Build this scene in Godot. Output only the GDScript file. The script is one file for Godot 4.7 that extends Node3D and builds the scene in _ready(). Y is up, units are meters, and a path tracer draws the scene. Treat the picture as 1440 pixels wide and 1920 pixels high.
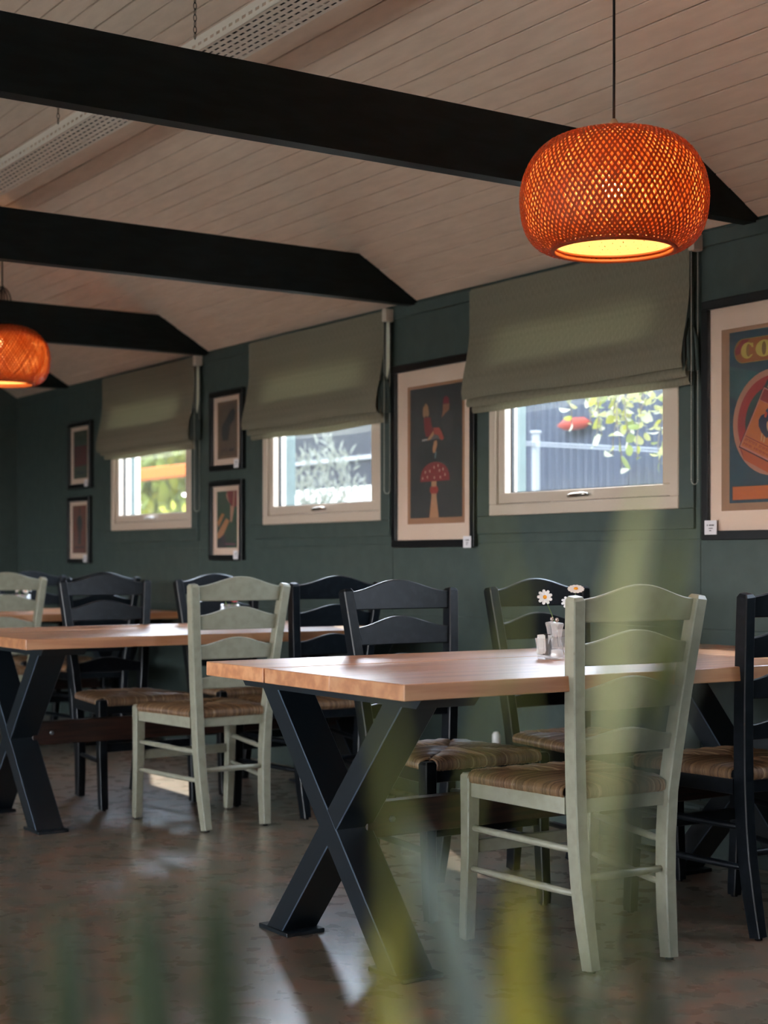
extends Node3D
# A cafe dining room: window wall at z = 0 (room towards +z), x runs along it, the far gable wall at x = -10.78.

const ROOF_SLOPE := 0.58
const EAVE := 2.225
const RIDGE_Z := 4.2
var M := {}
var rng := RandomNumberGenerator.new()
var used := {}

func _ready():
	rng.seed = 7
	# ---------- camera ----------
	var cam := Camera3D.new()
	cam.name = "camera"
	var lens := CameraAttributesPhysical.new()
	lens.frustum_focal_length = 50.0
	lens.frustum_focus_distance = 4.25
	lens.frustum_near = 0.05
	lens.frustum_far = 200.0
	lens.exposure_aperture = 3.4
	cam.attributes = lens
	var px := 1440.0 / 1440.0
	var focal := 2900.0 * px
	cam.projection = Camera3D.PROJECTION_FRUSTUM
	cam.near = 0.05
	cam.far = 200.0
	cam.size = 0.05 * 1920.0 / focal
	cam.frustum_offset = Vector2(0.0, 0.05 * (1052.0 - 960.0) / focal)
	cam.position = Vector3(0, 1.05, 4.0)
	cam.rotation_degrees.y = 56.3
	add_child(cam)
	cam.current = true
	# ---------- sky, sun, exposure ----------
	var sky_mat := ProceduralSkyMaterial.new()
	sky_mat.sky_top_color = Color(0.80, 0.88, 0.97)
	sky_mat.sky_horizon_color = Color(0.97, 0.97, 0.97)
	sky_mat.ground_horizon_color = Color(0.50, 0.50, 0.47)
	sky_mat.ground_bottom_color = Color(0.42, 0.42, 0.40)
	sky_mat.sky_energy_multiplier = 1.0
	var sky := Sky.new()
	sky.sky_material = sky_mat
	var env := Environment.new()
	env.background_mode = Environment.BG_SKY
	env.sky = sky
	env.background_energy_multiplier = 1.0
	env.tonemap_mode = Environment.TONE_MAPPER_LINEAR
	env.tonemap_exposure = 33.0
	env.sdfgi_enabled = true
	env.ssao_enabled = true
	env.ssil_enabled = true
	var we := WorldEnvironment.new()
	we.name = "environment"
	we.environment = env
	add_child(we)
	var sun := DirectionalLight3D.new()
	sun.name = "sun"
	sun.light_color = Color(1.0, 0.93, 0.82)
	sun.light_energy = 0.05
	sun.light_angular_distance = 0.6
	sun.shadow_enabled = true
	sun.sky_mode = DirectionalLight3D.SKY_MODE_LIGHT_ONLY
	add_child(sun)
	sun.look_at_from_position(Vector3(-4.6, 4.0, -2.0), Vector3.ZERO, Vector3.UP)

	materials()
	shell()
	ceiling_and_beams()
	for i in 5:
		window_bay(i)
	pictures()
	exterior()
	tables()
	chairs()
	cable_tray()
	lamps()
	table_things()
	small_wall_things()
	foreground_plant()

# =====================================================================
# naming
# =====================================================================
func numbered(n: String) -> String:
	if not used.has(n):
		used[n] = 0
		return n
	used[n] += 1
	return "%s_%03d" % [n, used[n]]

func tag(o: Node3D, label: String, category: String, group := "", kind := "") -> Node3D:
	o.set_meta("label", label)
	o.set_meta("category", category)
	if group != "":
		o.set_meta("group", group)
	if kind != "":
		o.set_meta("kind", kind)
	return o

func thing(called: String, label: String, category: String, at := Vector3.ZERO, turn := 0.0, group := "") -> Node3D:
	var o := Node3D.new()
	o.name = numbered(called)
	add_child(o)
	o.position = at
	o.rotation.y = turn
	return tag(o, label, category, group)

func part(called: String, mesh: Mesh, mats, parent: Node3D, at := Vector3.ZERO) -> MeshInstance3D:
	var o := MeshInstance3D.new()
	o.name = called
	o.mesh = mesh
	if mats is Array:
		for i in mini(mats.size(), mesh.get_surface_count()):
			o.set_surface_override_material(i, mats[i])
	else:
		o.material_override = mats
	parent.add_child(o, true)
	o.position = at
	return o

func solo(called: String, mesh: Mesh, mats, label: String, category: String, group := "", kind := "") -> MeshInstance3D:
	var o := part(numbered(called), mesh, mats, self)
	tag(o, label, category, group, kind)
	return o

func structure(called: String, mesh: Mesh, mats, label: String, category: String) -> MeshInstance3D:
	return solo(called, mesh, mats, label, category, "", "structure")

func dup(src: Node3D, at: Vector3, turn: float, label: String) -> Node3D:
	var base: String = src.get_meta("base")
	var o: Node3D = src.duplicate()
	o.name = numbered(base)
	add_child(o)
	o.position = at
	o.rotation.y = turn
	o.set_meta("label", label)
	return o

# =====================================================================
# mesh helpers
# =====================================================================
func begin(smooth := false) -> SurfaceTool:
	var st := SurfaceTool.new()
	st.begin(Mesh.PRIMITIVE_TRIANGLES)
	st.set_smooth_group(0 if smooth else -1)
	return st

func done(st: SurfaceTool, onto: ArrayMesh = null) -> ArrayMesh:
	st.generate_normals()
	return st.commit(onto) if onto else st.commit()

func face(st: SurfaceTool, p: Array, out: Vector3) -> void:
	var n: Vector3 = (p[1] - p[0]).cross(p[2] - p[0])
	var flip := n.dot(out) > 0.0   # counter-clockwise seen from outside: turn round for Godot
	for i in range(1, p.size() - 1):
		if flip:
			st.add_vertex(p[0]); st.add_vertex(p[i + 1]); st.add_vertex(p[i])
		else:
			st.add_vertex(p[0]); st.add_vertex(p[i]); st.add_vertex(p[i + 1])

# a box with chamfered edges; the chamfers go to "edges" when it is given
func box(st: SurfaceTool, c: Vector3, size: Vector3, bev := 0.0, basis := Basis(), edges: SurfaceTool = null) -> void:
	var h := size / 2.0
	var b := minf(bev, minf(h.x, minf(h.y, h.z)) * 0.9)
	var se := edges if edges else st
	for a in 3:
		var u := (a + 1) % 3
		var v := (a + 2) % 3
		for s: float in [-1.0, 1.0]:
			var pts := []
			for q in [[-1, -1], [1, -1], [1, 1], [-1, 1]]:
				var p := Vector3.ZERO
				p[a] = s * h[a]
				p[u] = q[0] * (h[u] - b)
				p[v] = q[1] * (h[v] - b)
				pts.append(c + basis * p)
			var o := Vector3.ZERO
			o[a] = s
			face(st, pts, basis * o)
	if b <= 0.0:
		return
	for a in 3:
		var u := (a + 1) % 3
		var v := (a + 2) % 3
		for su in [-1.0, 1.0]:
			for sv in [-1.0, 1.0]:
				var pts := []
				for q in [[-1, 0], [1, 0], [1, 1], [-1, 1]]:
					var p := Vector3.ZERO
					p[a] = q[0] * (h[a] - b)
					p[u] = su * (h[u] - (b if q[1] == 0 else 0.0))
					p[v] = sv * (h[v] - (0.0 if q[1] == 0 else b))
					pts.append(c + basis * p)
				var o := Vector3.ZERO
				o[u] = su
				o[v] = sv
				face(se, pts, basis * o)
	for sx in [-1.0, 1.0]:
		for sy in [-1.0, 1.0]:
			for sz in [-1.0, 1.0]:
				var s := Vector3(sx, sy, sz)
				var pts := []
				for a in 3:
					var p := Vector3.ZERO
					for k in 3:
						p[k] = s[k] * (h[k] if k == a else h[k] - b)
					pts.append(c + basis * p)
				face(se, pts, basis * s)

func box_mesh(size: Vector3, bev := 0.0, c := Vector3.ZERO) -> ArrayMesh:
	var st := begin()
	box(st, c, size, bev)
	return done(st)

# box between two corners
func span(st: SurfaceTool, a: Vector3, b: Vector3, bev := 0.0) -> void:
	box(st, (a + b) / 2.0, (b - a).abs(), bev)

func frame_at(pts: Array, i: int, up: Vector3) -> Basis:
	var t: Vector3
	if i == 0:
		t = pts[1] - pts[0]
	elif i == pts.size() - 1:
		t = pts[i] - pts[i - 1]
	else:
		t = pts[i + 1] - pts[i - 1]
	t = t.normalized()
	var side := t.cross(up)
	if side.length() < 0.001:
		side = t.cross(Vector3(0.3, 0.1, 0.9))
	side = side.normalized()
	return Basis(side, side.cross(t).normalized(), t)

# sweeps a closed 2D profile along points; scales: one Vector2 per point (or empty); edge_faces: profile edges that go to "edges"
func sweep(st: SurfaceTool, pts: Array, prof: Array, up := Vector3.UP, scales := [], caps := true, edges: SurfaceTool = null, edge_faces := []) -> void:
	var rings := []
	for i in pts.size():
		var f := frame_at(pts, i, up)
		var s: Vector2 = scales[i] if scales.size() > i else Vector2.ONE
		var ring := []
		for q in prof:
			ring.append(pts[i] + f.x * (q.x * s.x) + f.y * (q.y * s.y))
		rings.append(ring)
	var n := prof.size()
	for i in pts.size() - 1:
		var mid: Vector3 = (pts[i] + pts[i + 1]) / 2.0
		for k in n:
			var k2 := (k + 1) % n
			var q := [rings[i][k], rings[i][k2], rings[i + 1][k2], rings[i + 1][k]]
			var c: Vector3 = (q[0] + q[1] + q[2] + q[3]) / 4.0
			face(edges if edges and k in edge_faces else st, q, c - mid)
	if caps:
		face(st, rings[0], pts[0] - pts[1])
		face(st, rings[-1], pts[-1] - pts[-2])

func circle(r: float, n := 10) -> Array:
	var a := []
	for i in n:
		a.append(Vector2(cos(TAU * i / n), sin(TAU * i / n)) * r)
	return a

func rect(w: float, h: float, b: float) -> Array:
	var x := w / 2.0
	var y := h / 2.0
	return [Vector2(-x + b, -y), Vector2(x - b, -y), Vector2(x, -y + b), Vector2(x, y - b), Vector2(x - b, y), Vector2(-x + b, y), Vector2(-x, y - b), Vector2(-x, -y + b)]

func tube(st: SurfaceTool, a: Vector3, b: Vector3, r: float, n := 10, up := Vector3.UP) -> void:
	sweep(st, [a, b], circle(r, n), up if absf((b - a).normalized().dot(up)) < 0.98 else Vector3(0.2, 0, 1))

func tube_mesh(pts: Array, r: float, n := 8, up := Vector3(0.13, 0.2, 0.97)) -> ArrayMesh:
	var st := begin(true)
	sweep(st, pts, circle(r, n), up)
	return done(st)

# turned shape: profile of (radius, height)
func lathe(st: SurfaceTool, prof: Array, n := 24, c := Vector3.ZERO) -> void:
	for i in prof.size() - 1:
		for k in n:
			var a0 := TAU * k / n
			var a1 := TAU * (k + 1) / n
			var d0 := Vector3(cos(a0), 0, sin(a0))
			var d1 := Vector3(cos(a1), 0, sin(a1))
			var p: Vector2 = prof[i]
			var q: Vector2 = prof[i + 1]
			var e := q - p
			var outward := (d0 + d1).normalized() * e.y - Vector3.UP * e.x   # left of the direction of travel
			var pts := []
			if p.x > 1e-6:
				pts.append(c + d0 * p.x + Vector3.UP * p.y)
				pts.append(c + d1 * p.x + Vector3.UP * p.y)
			else:
				pts.append(c + Vector3.UP * p.y)
			if q.x > 1e-6:
				pts.append(c + d1 * q.x + Vector3.UP * q.y)
				pts.append(c + d0 * q.x + Vector3.UP * q.y)
			else:
				pts.append(c + Vector3.UP * q.y)
			if pts.size() >= 3:
				face(st, pts, outward)

func lathe_mesh(prof: Array, n := 24) -> ArrayMesh:
	var st := begin(true)
	lathe(st, prof, n)
	return done(st)

func quad_uv(w: float, h: float) -> ArrayMesh:   # faces +z, centred
	var st := begin()
	var p := [Vector3(-w / 2, -h / 2, 0), Vector3(w / 2, -h / 2, 0), Vector3(w / 2, h / 2, 0), Vector3(-w / 2, h / 2, 0)]
	var uv := [Vector2(0, 1), Vector2(1, 1), Vector2(1, 0), Vector2(0, 0)]
	for i in [0, 2, 1, 0, 3, 2]:
		st.set_uv(uv[i])
		st.add_vertex(p[i])
	return done(st)

# =====================================================================
# materials
# =====================================================================
func mat(color: Color, rough := 0.6, spec := 0.5) -> StandardMaterial3D:
	var m := StandardMaterial3D.new()
	m.albedo_color = color
	m.roughness = rough
	m.metallic_specular = spec
	return m

func noise(freq: float, oct: int, ramp: Array, size := 512, kind := FastNoiseLite.TYPE_SIMPLEX, sd := 1, normal := false, bump := 2.0) -> NoiseTexture2D:
	var f := FastNoiseLite.new()
	f.noise_type = kind
	f.frequency = freq
	f.fractal_octaves = oct
	f.seed = sd
	var t := NoiseTexture2D.new()
	t.width = size
	t.height = size
	t.seamless = true
	t.noise = f
	if normal:
		t.as_normal_map = true
		t.bump_strength = bump
	elif ramp.size():
		var g := Gradient.new()
		var off := PackedFloat32Array()
		var cols := PackedColorArray()
		for i in ramp.size():
			off.append(ramp[i][0])
			cols.append(ramp[i][1])
		g.offsets = off
		g.colors = cols
		t.color_ramp = g
	return t

func tri(m: StandardMaterial3D, scale: Vector3, world := false) -> StandardMaterial3D:
	m.uv1_triplanar = true
	m.uv1_world_triplanar = world
	m.uv1_scale = scale
	m.uv1_triplanar_sharpness = 6.0
	return m

func grey(a: float) -> Color:
	return Color(a, a, a)

func wood(dark: Color, mid: Color, light: Color, scale: Vector3, rough: float, sd: int) -> StandardMaterial3D:
	var m := mat(Color.WHITE, rough)
	m.albedo_texture = noise(0.011, 5, [[0.15, dark], [0.45, mid], [0.62, mid.lerp(light, 0.6)], [0.85, light]], 512, FastNoiseLite.TYPE_SIMPLEX, sd)
	return tri(m, scale)

func worn_paint(color: Color, dirt: Color, rough: float, sd: int) -> StandardMaterial3D:
	var m := mat(Color.WHITE, rough)
	m.albedo_texture = noise(0.02, 5, [[0.0, dirt], [0.25, color.darkened(0.04)], [0.5, color], [0.8, color.lightened(0.03)]], 512, FastNoiseLite.TYPE_SIMPLEX, sd)
	return tri(m, Vector3.ONE * 1.7)

func materials() -> void:
	M.wall = mat(Color.WHITE, 0.62)
	M.wall.albedo_texture = noise(0.02, 4, [[0.2, Color(0.235, 0.285, 0.268)], [0.8, Color(0.252, 0.303, 0.286)]], 512, FastNoiseLite.TYPE_SIMPLEX, 3)
	tri(M.wall, Vector3.ONE * 0.8, true)
	M.wall_end = M.wall
	M.board = mat(Color.WHITE, 0.6)
	M.board.albedo_texture = noise(0.015, 4, [[0.2, Color(0.825, 0.72, 0.63)], [0.8, Color(0.855, 0.75, 0.66)]], 512, FastNoiseLite.TYPE_SIMPLEX, 4)
	tri(M.board, Vector3(0.5, 3, 3), true)
	M.backing = mat(Color(0.2, 0.16, 0.13), 0.9)
	M.beam = mat(Color(0.085, 0.112, 0.118), 0.5)
	M.beam.metallic_specular = 0.3
	M.beam.albedo_texture = noise(0.03, 4, [[0.2, grey(0.8)], [0.8, grey(1.0)]], 256, FastNoiseLite.TYPE_SIMPLEX, 5)
	tri(M.beam, Vector3(3, 3, 0.6))
	M.white_frame = mat(Color(0.79, 0.725, 0.655), 0.42)
	M.seal = mat(Color(0.05, 0.06, 0.06), 0.7)
	M.glass = mat(Color(0.96, 1.0, 0.99, 0.05), 0.02)
	M.glass.transparency = BaseMaterial3D.TRANSPARENCY_ALPHA
	M.glazing = mat(Color(1, 1, 1, 0.03), 0.03, 0.3)
	M.glazing.transparency = BaseMaterial3D.TRANSPARENCY_ALPHA
	M.linen = mat(Color.WHITE, 0.9, 0.25)
	M.linen.albedo_texture = noise(0.05, 3, [[0.25, Color(0.44, 0.42, 0.36)], [0.75, Color(0.53, 0.51, 0.44)]], 512, FastNoiseLite.TYPE_SIMPLEX, 6)
	tri(M.linen, Vector3(24, 1.1, 24))
	M.linen.backlight_enabled = true
	M.linen.backlight = Color(0.34, 0.335, 0.265)
	M.pale_strip = mat(Color(0.90, 0.90, 0.84), 0.8)
	M.pale_strip.backlight_enabled = true
	M.pale_strip.backlight = Color(0.8, 0.8, 0.72)
	M.frame_black = mat(Color(0.035, 0.042, 0.055), 0.4)
	M.mount = mat(Color(0.84, 0.735, 0.65), 0.9, 0.2)
	M.card = mat(Color(0.86, 0.85, 0.86), 0.7, 0.3)
	M.ink = mat(Color(0.12, 0.1, 0.1), 0.9)
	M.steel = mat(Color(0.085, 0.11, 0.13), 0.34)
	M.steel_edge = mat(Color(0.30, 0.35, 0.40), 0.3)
	M.bolt = mat(Color(0.55, 0.58, 0.6), 0.3)
	M.bolt.metallic = 0.8
	M.oak = []
	for i in 4:
		var k := 1.0 - 0.05 * i
		M.oak.append(wood(Color(0.73, 0.465, 0.285) * k, Color(0.80, 0.535, 0.345) * k, Color(0.86, 0.62, 0.43) * k, Vector3(2.6, 2.6, 0.22), 0.46, 20 + i))
	for m in M.oak:
		m.metallic_specular = 0.6
		m.clearcoat_enabled = true
		m.clearcoat = 0.8
		m.clearcoat_roughness = 0.36
	M.dark_oak = wood(Color(0.10, 0.05, 0.035), Color(0.17, 0.085, 0.06), Color(0.22, 0.12, 0.085), Vector3(8, 8, 0.6), 0.45, 31)
	M.pale = worn_paint(Color(0.60, 0.588, 0.51), Color(0.57, 0.557, 0.482), 0.30, 41)
	M.pale_edge = worn_paint(Color(0.60, 0.60, 0.53), Color(0.25, 0.19, 0.14), 0.45, 42)
	M.navy = worn_paint(Color(0.06, 0.077, 0.097), Color(0.065, 0.07, 0.075), 0.4, 43)
	M.navy.metallic_specular = 0.3
	M.navy_edge = worn_paint(Color(0.15, 0.155, 0.16), Color(0.34, 0.25, 0.17), 0.34, 44)
	M.rush = mat(Color.WHITE, 0.42)
	M.rush.vertex_color_use_as_albedo = true
	M.floor = mat(Color.WHITE, 0.32, 0.7)
	M.floor.clearcoat_enabled = true
	M.floor.clearcoat = 1.0
	M.floor.clearcoat_roughness = 0.3
	M.floor.albedo_texture = noise(0.008, 6, [[0.1, Color(0.42, 0.40, 0.33)], [0.45, Color(0.51, 0.45, 0.375)], [0.75, Color(0.57, 0.45, 0.365)], [0.95, Color(0.60, 0.44, 0.35)]], 1024, FastNoiseLite.TYPE_SIMPLEX, 51)
	M.floor.roughness_texture = noise(0.02, 5, [[0.1, grey(0.8)], [0.9, grey(1.0)]], 512, FastNoiseLite.TYPE_SIMPLEX, 52)
	tri(M.floor, Vector3.ONE * 0.62, true)
	M.tray = mat(Color(0.86, 0.80, 0.73), 0.5)
	M.dark_metal = mat(Color(0.10, 0.09, 0.085), 0.4)
	M.dark_metal.metallic = 0.6
	M.chrome = mat(Color(0.75, 0.73, 0.70), 0.25)
	M.chrome.metallic = 1.0
	M.cord = mat(Color(0.03, 0.028, 0.025), 0.8)
	M.cane = mat(Color(0.52, 0.29, 0.13), 0.55)
	M.cane.backlight_enabled = true
	M.cane.backlight = Color(0.62, 0.33, 0.17)
	M.cane_inner = mat(Color(0.86, 0.75, 0.61), 0.7)
	M.cane_inner.backlight_enabled = true
	M.cane_inner.backlight = Color(0.85, 0.62, 0.38)
	M.bulb = mat(Color(1, 0.9, 0.75), 0.4)
	M.bulb.emission_enabled = true
	M.bulb.emission = Color(1.0, 0.80, 0.55)
	M.bulb.emission_energy_multiplier = 0.7
	M.socket = mat(Color(0.70, 0.62, 0.52), 0.5)
	M.clear = mat(Color(0.93, 0.95, 0.95, 0.10), 0.03, 0.6)
	M.clear.transparency = BaseMaterial3D.TRANSPARENCY_ALPHA
	M.acrylic = mat(Color(0.92, 0.91, 0.90, 0.26), 0.08, 0.9)
	M.acrylic.transparency = BaseMaterial3D.TRANSPARENCY_ALPHA
	M.salt = mat(Color(0.92, 0.91, 0.90), 0.8)
	M.pepper = mat(Color(0.10, 0.08, 0.07), 0.8)
	M.petal = mat(Color(0.98, 0.975, 0.96), 0.6)
	M.petal.backlight_enabled = true
	M.petal.backlight = Color(0.95, 0.95, 0.93)
	M.pollen = mat(Color(0.90, 0.60, 0.08), 0.8)
	M.pink = mat(Color(0.80, 0.32, 0.36), 0.6)
	M.stem = mat(Color(0.35, 0.45, 0.15), 0.6)
	M.paper = mat(Color(0.93, 0.93, 0.92), 0.7)
	M.white_plastic = mat(Color(0.88, 0.88, 0.87), 0.3)
	M.bead = mat(Color(0.70, 0.70, 0.66), 0.3)
	M.ground = mat(Color.WHITE, 0.95, 0.2)
	M.ground.albedo_texture = noise(0.03, 5, [[0.2, Color(0.55, 0.54, 0.50)], [0.8, Color(0.68, 0.67, 0.63)]], 512, FastNoiseLite.TYPE_SIMPLEX, 61)
	tri(M.ground, Vector3.ONE * 0.7, true)
	M.shed = mat(Color(0.111, 0.115, 0.131), 0.7, 0.12)
	M.sheet = mat(Color(0.169, 0.180, 0.212), 0.6, 0.12)
	M.post = mat(Color(0.410, 0.410, 0.410), 0.5, 0.12)
	M.terracotta = mat(Color(0.52, 0.25, 0.08), 0.8, 0.12)
	M.orange = mat(Color(0.394, 0.127, 0.086), 0.6, 0.12)
	M.bark = mat(Color(0.329, 0.280, 0.232), 0.9)
	M.leaves = []
	for c in [Color(0.37, 0.36, 0.09), Color(0.26, 0.28, 0.11), Color(0.40, 0.385, 0.22), Color(0.45, 0.44, 0.36)]:
		var m := mat(c, 0.7, 0.2)
		m.backlight_enabled = true
		m.backlight = c.lightened(0.1)
		M.leaves.append(m)
	M.dark_leaf = mat(Color(0.22, 0.24, 0.06), 0.75, 0.2)
	M.dark_leaf.backlight_enabled = true
	M.dark_leaf.backlight = Color(0.30, 0.28, 0.05)
	M.silver_leaf = mat(Color(0.258, 0.258, 0.229), 0.75, 0.2)
	M.silver_leaf.backlight_enabled = true
	M.silver_leaf.backlight = Color(0.3, 0.3, 0.26)
	M.blades = []
	for c in [Color(0.74, 0.75, 0.53), Color(0.24, 0.30, 0.12), Color(0.58, 0.55, 0.18), Color(0.43, 0.48, 0.46), Color(0.095, 0.13, 0.05), Color(0.40, 0.42, 0.19), Color(0.20, 0.26, 0.15)]:
		var m := mat(c, 0.5)
		m.backlight_enabled = true
		m.backlight = c.lightened(0.15)
		M.blades.append(m)
	M.soil = mat(Color(0.12, 0.09, 0.07), 0.95)
	M.planter = mat(Color(0.20, 0.18, 0.16), 0.7)

# =====================================================================
# room shell
# =====================================================================
const X_FAR := -10.78
const X_NEAR := 3.4
const Z_BACK := 8.4
const WIN_X := [-5.178, -7.127, -9.082, -3.223, -1.268]
const WIN_W := 1.118
const WIN_Y0 := 1.24
const WIN_Y1 := 2.13

func shell() -> void:
	var st := begin()
	span(st, Vector3(X_FAR - 0.3, -0.2, -0.16), Vector3(X_NEAR + 0.3, 0.0, Z_BACK + 0.2))
	structure("floor", done(st), M.floor, "mottled brown and grey stone-look floor under the tables", "floor")
	# the window wall: a core, then painted panels with open joints between them
	st = begin()
	var xs := [X_FAR - 0.2]
	for i in [2, 1, 0, 3, 4]:
		xs.append(WIN_X[i])
		xs.append(WIN_X[i] + WIN_W)
	xs.append(X_NEAR + 0.2)
	span(st, Vector3(xs[0], 0, -0.15), Vector3(xs[-1], WIN_Y0, -0.008))
	span(st, Vector3(xs[0], WIN_Y1, -0.15), Vector3(xs[-1], EAVE + 0.04, -0.008))
	for k in range(0, xs.size(), 2):
		span(st, Vector3(xs[k], WIN_Y0, -0.15), Vector3(xs[k + 1], WIN_Y1, -0.008))
	var w := structure("wall_window", done(st), M.wall, "dark green panelled wall with three windows and framed pictures", "wall")
	var seams := [X_FAR, -9.83, -7.878, -5.925, -3.963, -2.008, -0.05, 1.7, X_NEAR]
	for k in seams.size() - 1:
		var a: float = seams[k] + 0.0015
		var b: float = seams[k + 1] - 0.0015
		part("wall_panel", _panel(a, b, 0.0, 0.808), M.wall, w)
		part("wall_panel", _panel(a, b, 0.811, 1.126), M.wall, w)
		var wi := -1
		for i in 5:
			if WIN_X[i] > a and WIN_X[i] < b:
				wi = i
		if wi < 0:
			part("wall_panel", _panel(a, b, 1.129, 2.2), M.wall, w)
		else:
			var st2 := begin()
			var l: float = WIN_X[wi]
			var r: float = l + WIN_W
			span(st2, Vector3(a, 1.129, -0.008), Vector3(b, WIN_Y0, 0.0), 0.001)
			span(st2, Vector3(a, WIN_Y0, -0.008), Vector3(l, WIN_Y1, 0.0))
			span(st2, Vector3(r, WIN_Y0, -0.008), Vector3(b, WIN_Y1, 0.0))
			span(st2, Vector3(a, WIN_Y1, -0.008), Vector3(b, 2.2, 0.0))
			part("wall_panel", done(st2), M.wall, w)
	st = begin()
	span(st, Vector3(X_FAR, 2.165, 0.0), Vector3(X_NEAR, 2.215, 0.012), 0.002)
	structure("trim_1", done(st), M.wall, "thin dark green batten along the top of the window wall", "trim")
	st = begin()
	span(st, Vector3(X_FAR, 0.0, 0.0), Vector3(X_NEAR, 0.13, 0.016), 0.003)
	structure("baseboard_window", done(st), M.wall, "dark green baseboard along the foot of the window wall", "baseboard")
	# gable wall at the far end
	structure("wall_far", _gable(X_FAR - 0.15, X_FAR), M.wall, "dark green gable wall at the far end of the room", "wall")
	structure("wall_near", _gable(X_NEAR, X_NEAR + 0.15), M.wall, "dark green gable wall behind the camera", "wall")
	# the wall behind the camera: unseen openings, glazed doors sized for the fill light
	st = begin()
	span(st, Vector3(X_FAR - 0.2, 0, Z_BACK), Vector3(-8.2, EAVE + 0.04, Z_BACK + 0.15))
	span(st, Vector3(-8.2, 2.1, Z_BACK), Vector3(X_NEAR, EAVE + 0.04, Z_BACK + 0.15))
	span(st, Vector3(2.9, 0, Z_BACK), Vector3(X_NEAR + 0.2, 2.1, Z_BACK + 0.15))
	structure("wall_back", done(st), M.wall, "green wall behind the camera around the glazed doors", "wall")
	for k in 10:
		var x0 := -8.2 + k * 1.11
		var d := begin()
		var x1 := x0 + 1.11
		span(d, Vector3(x0, 0, Z_BACK + 0.04), Vector3(x0 + 0.07, 2.1, Z_BACK + 0.1), 0.004)
		span(d, Vector3(x1 - 0.07, 0, Z_BACK + 0.04), Vector3(x1, 2.1, Z_BACK + 0.1), 0.004)
		span(d, Vector3(x0 + 0.07, 0, Z_BACK + 0.04), Vector3(x1 - 0.07, 1.0, Z_BACK + 0.1), 0.004)
		span(d, Vector3(x0 + 0.07, 2.02, Z_BACK + 0.04), Vector3(x1 - 0.07, 2.1, Z_BACK + 0.1), 0.004)
		var door := structure("door_%d" % (k + 1), done(d), M.white_frame, "unseen white half-glazed door leaf behind the camera, sized for the fill light", "door")
		var g := begin()
		span(g, Vector3(x0 + 0.07, 1.0, Z_BACK + 0.067), Vector3(x1 - 0.07, 2.02, Z_BACK + 0.073))
		part("pane", done(g), M.glass, door)

func _panel(a: float, b: float, y0: float, y1: float) -> ArrayMesh:
	var st := begin()
	span(st, Vector3(a, y0, -0.008), Vector3(b, y1, 0.0), 0.001)
	return done(st)

func _gable(x0: float, x1: float) -> ArrayMesh:
	var st := begin()
	var p := [Vector2(-0.15, 0), Vector2(Z_BACK + 0.15, 0), Vector2(Z_BACK + 0.15, EAVE), Vector2(RIDGE_Z, EAVE + RIDGE_Z * ROOF_SLOPE + 0.1), Vector2(-0.15, EAVE)]
	_extrude_x(st, p, x0, x1)
	return done(st)

# closed (z, y) outline pushed along x
func _extrude_x(st: SurfaceTool, p: Array, x0: float, x1: float) -> void:
	var c := Vector2.ZERO
	for q in p:
		c += q / p.size()
	for s in [x0, x1]:
		var f := []
		for q in p:
			f.append(Vector3(s, q.y, q.x))
		face(st, f, Vector3(1.0 if s == maxf(x0, x1) else -1.0, 0, 0))
	for i in p.size():
		var a: Vector2 = p[i]
		var b: Vector2 = p[(i + 1) % p.size()]
		var n := (a + b) / 2.0 - c
		face(st, [Vector3(x0, a.y, a.x), Vector3(x1, a.y, a.x), Vector3(x1, b.y, b.x), Vector3(x0, b.y, b.x)], Vector3(0, n.y, n.x))

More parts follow.
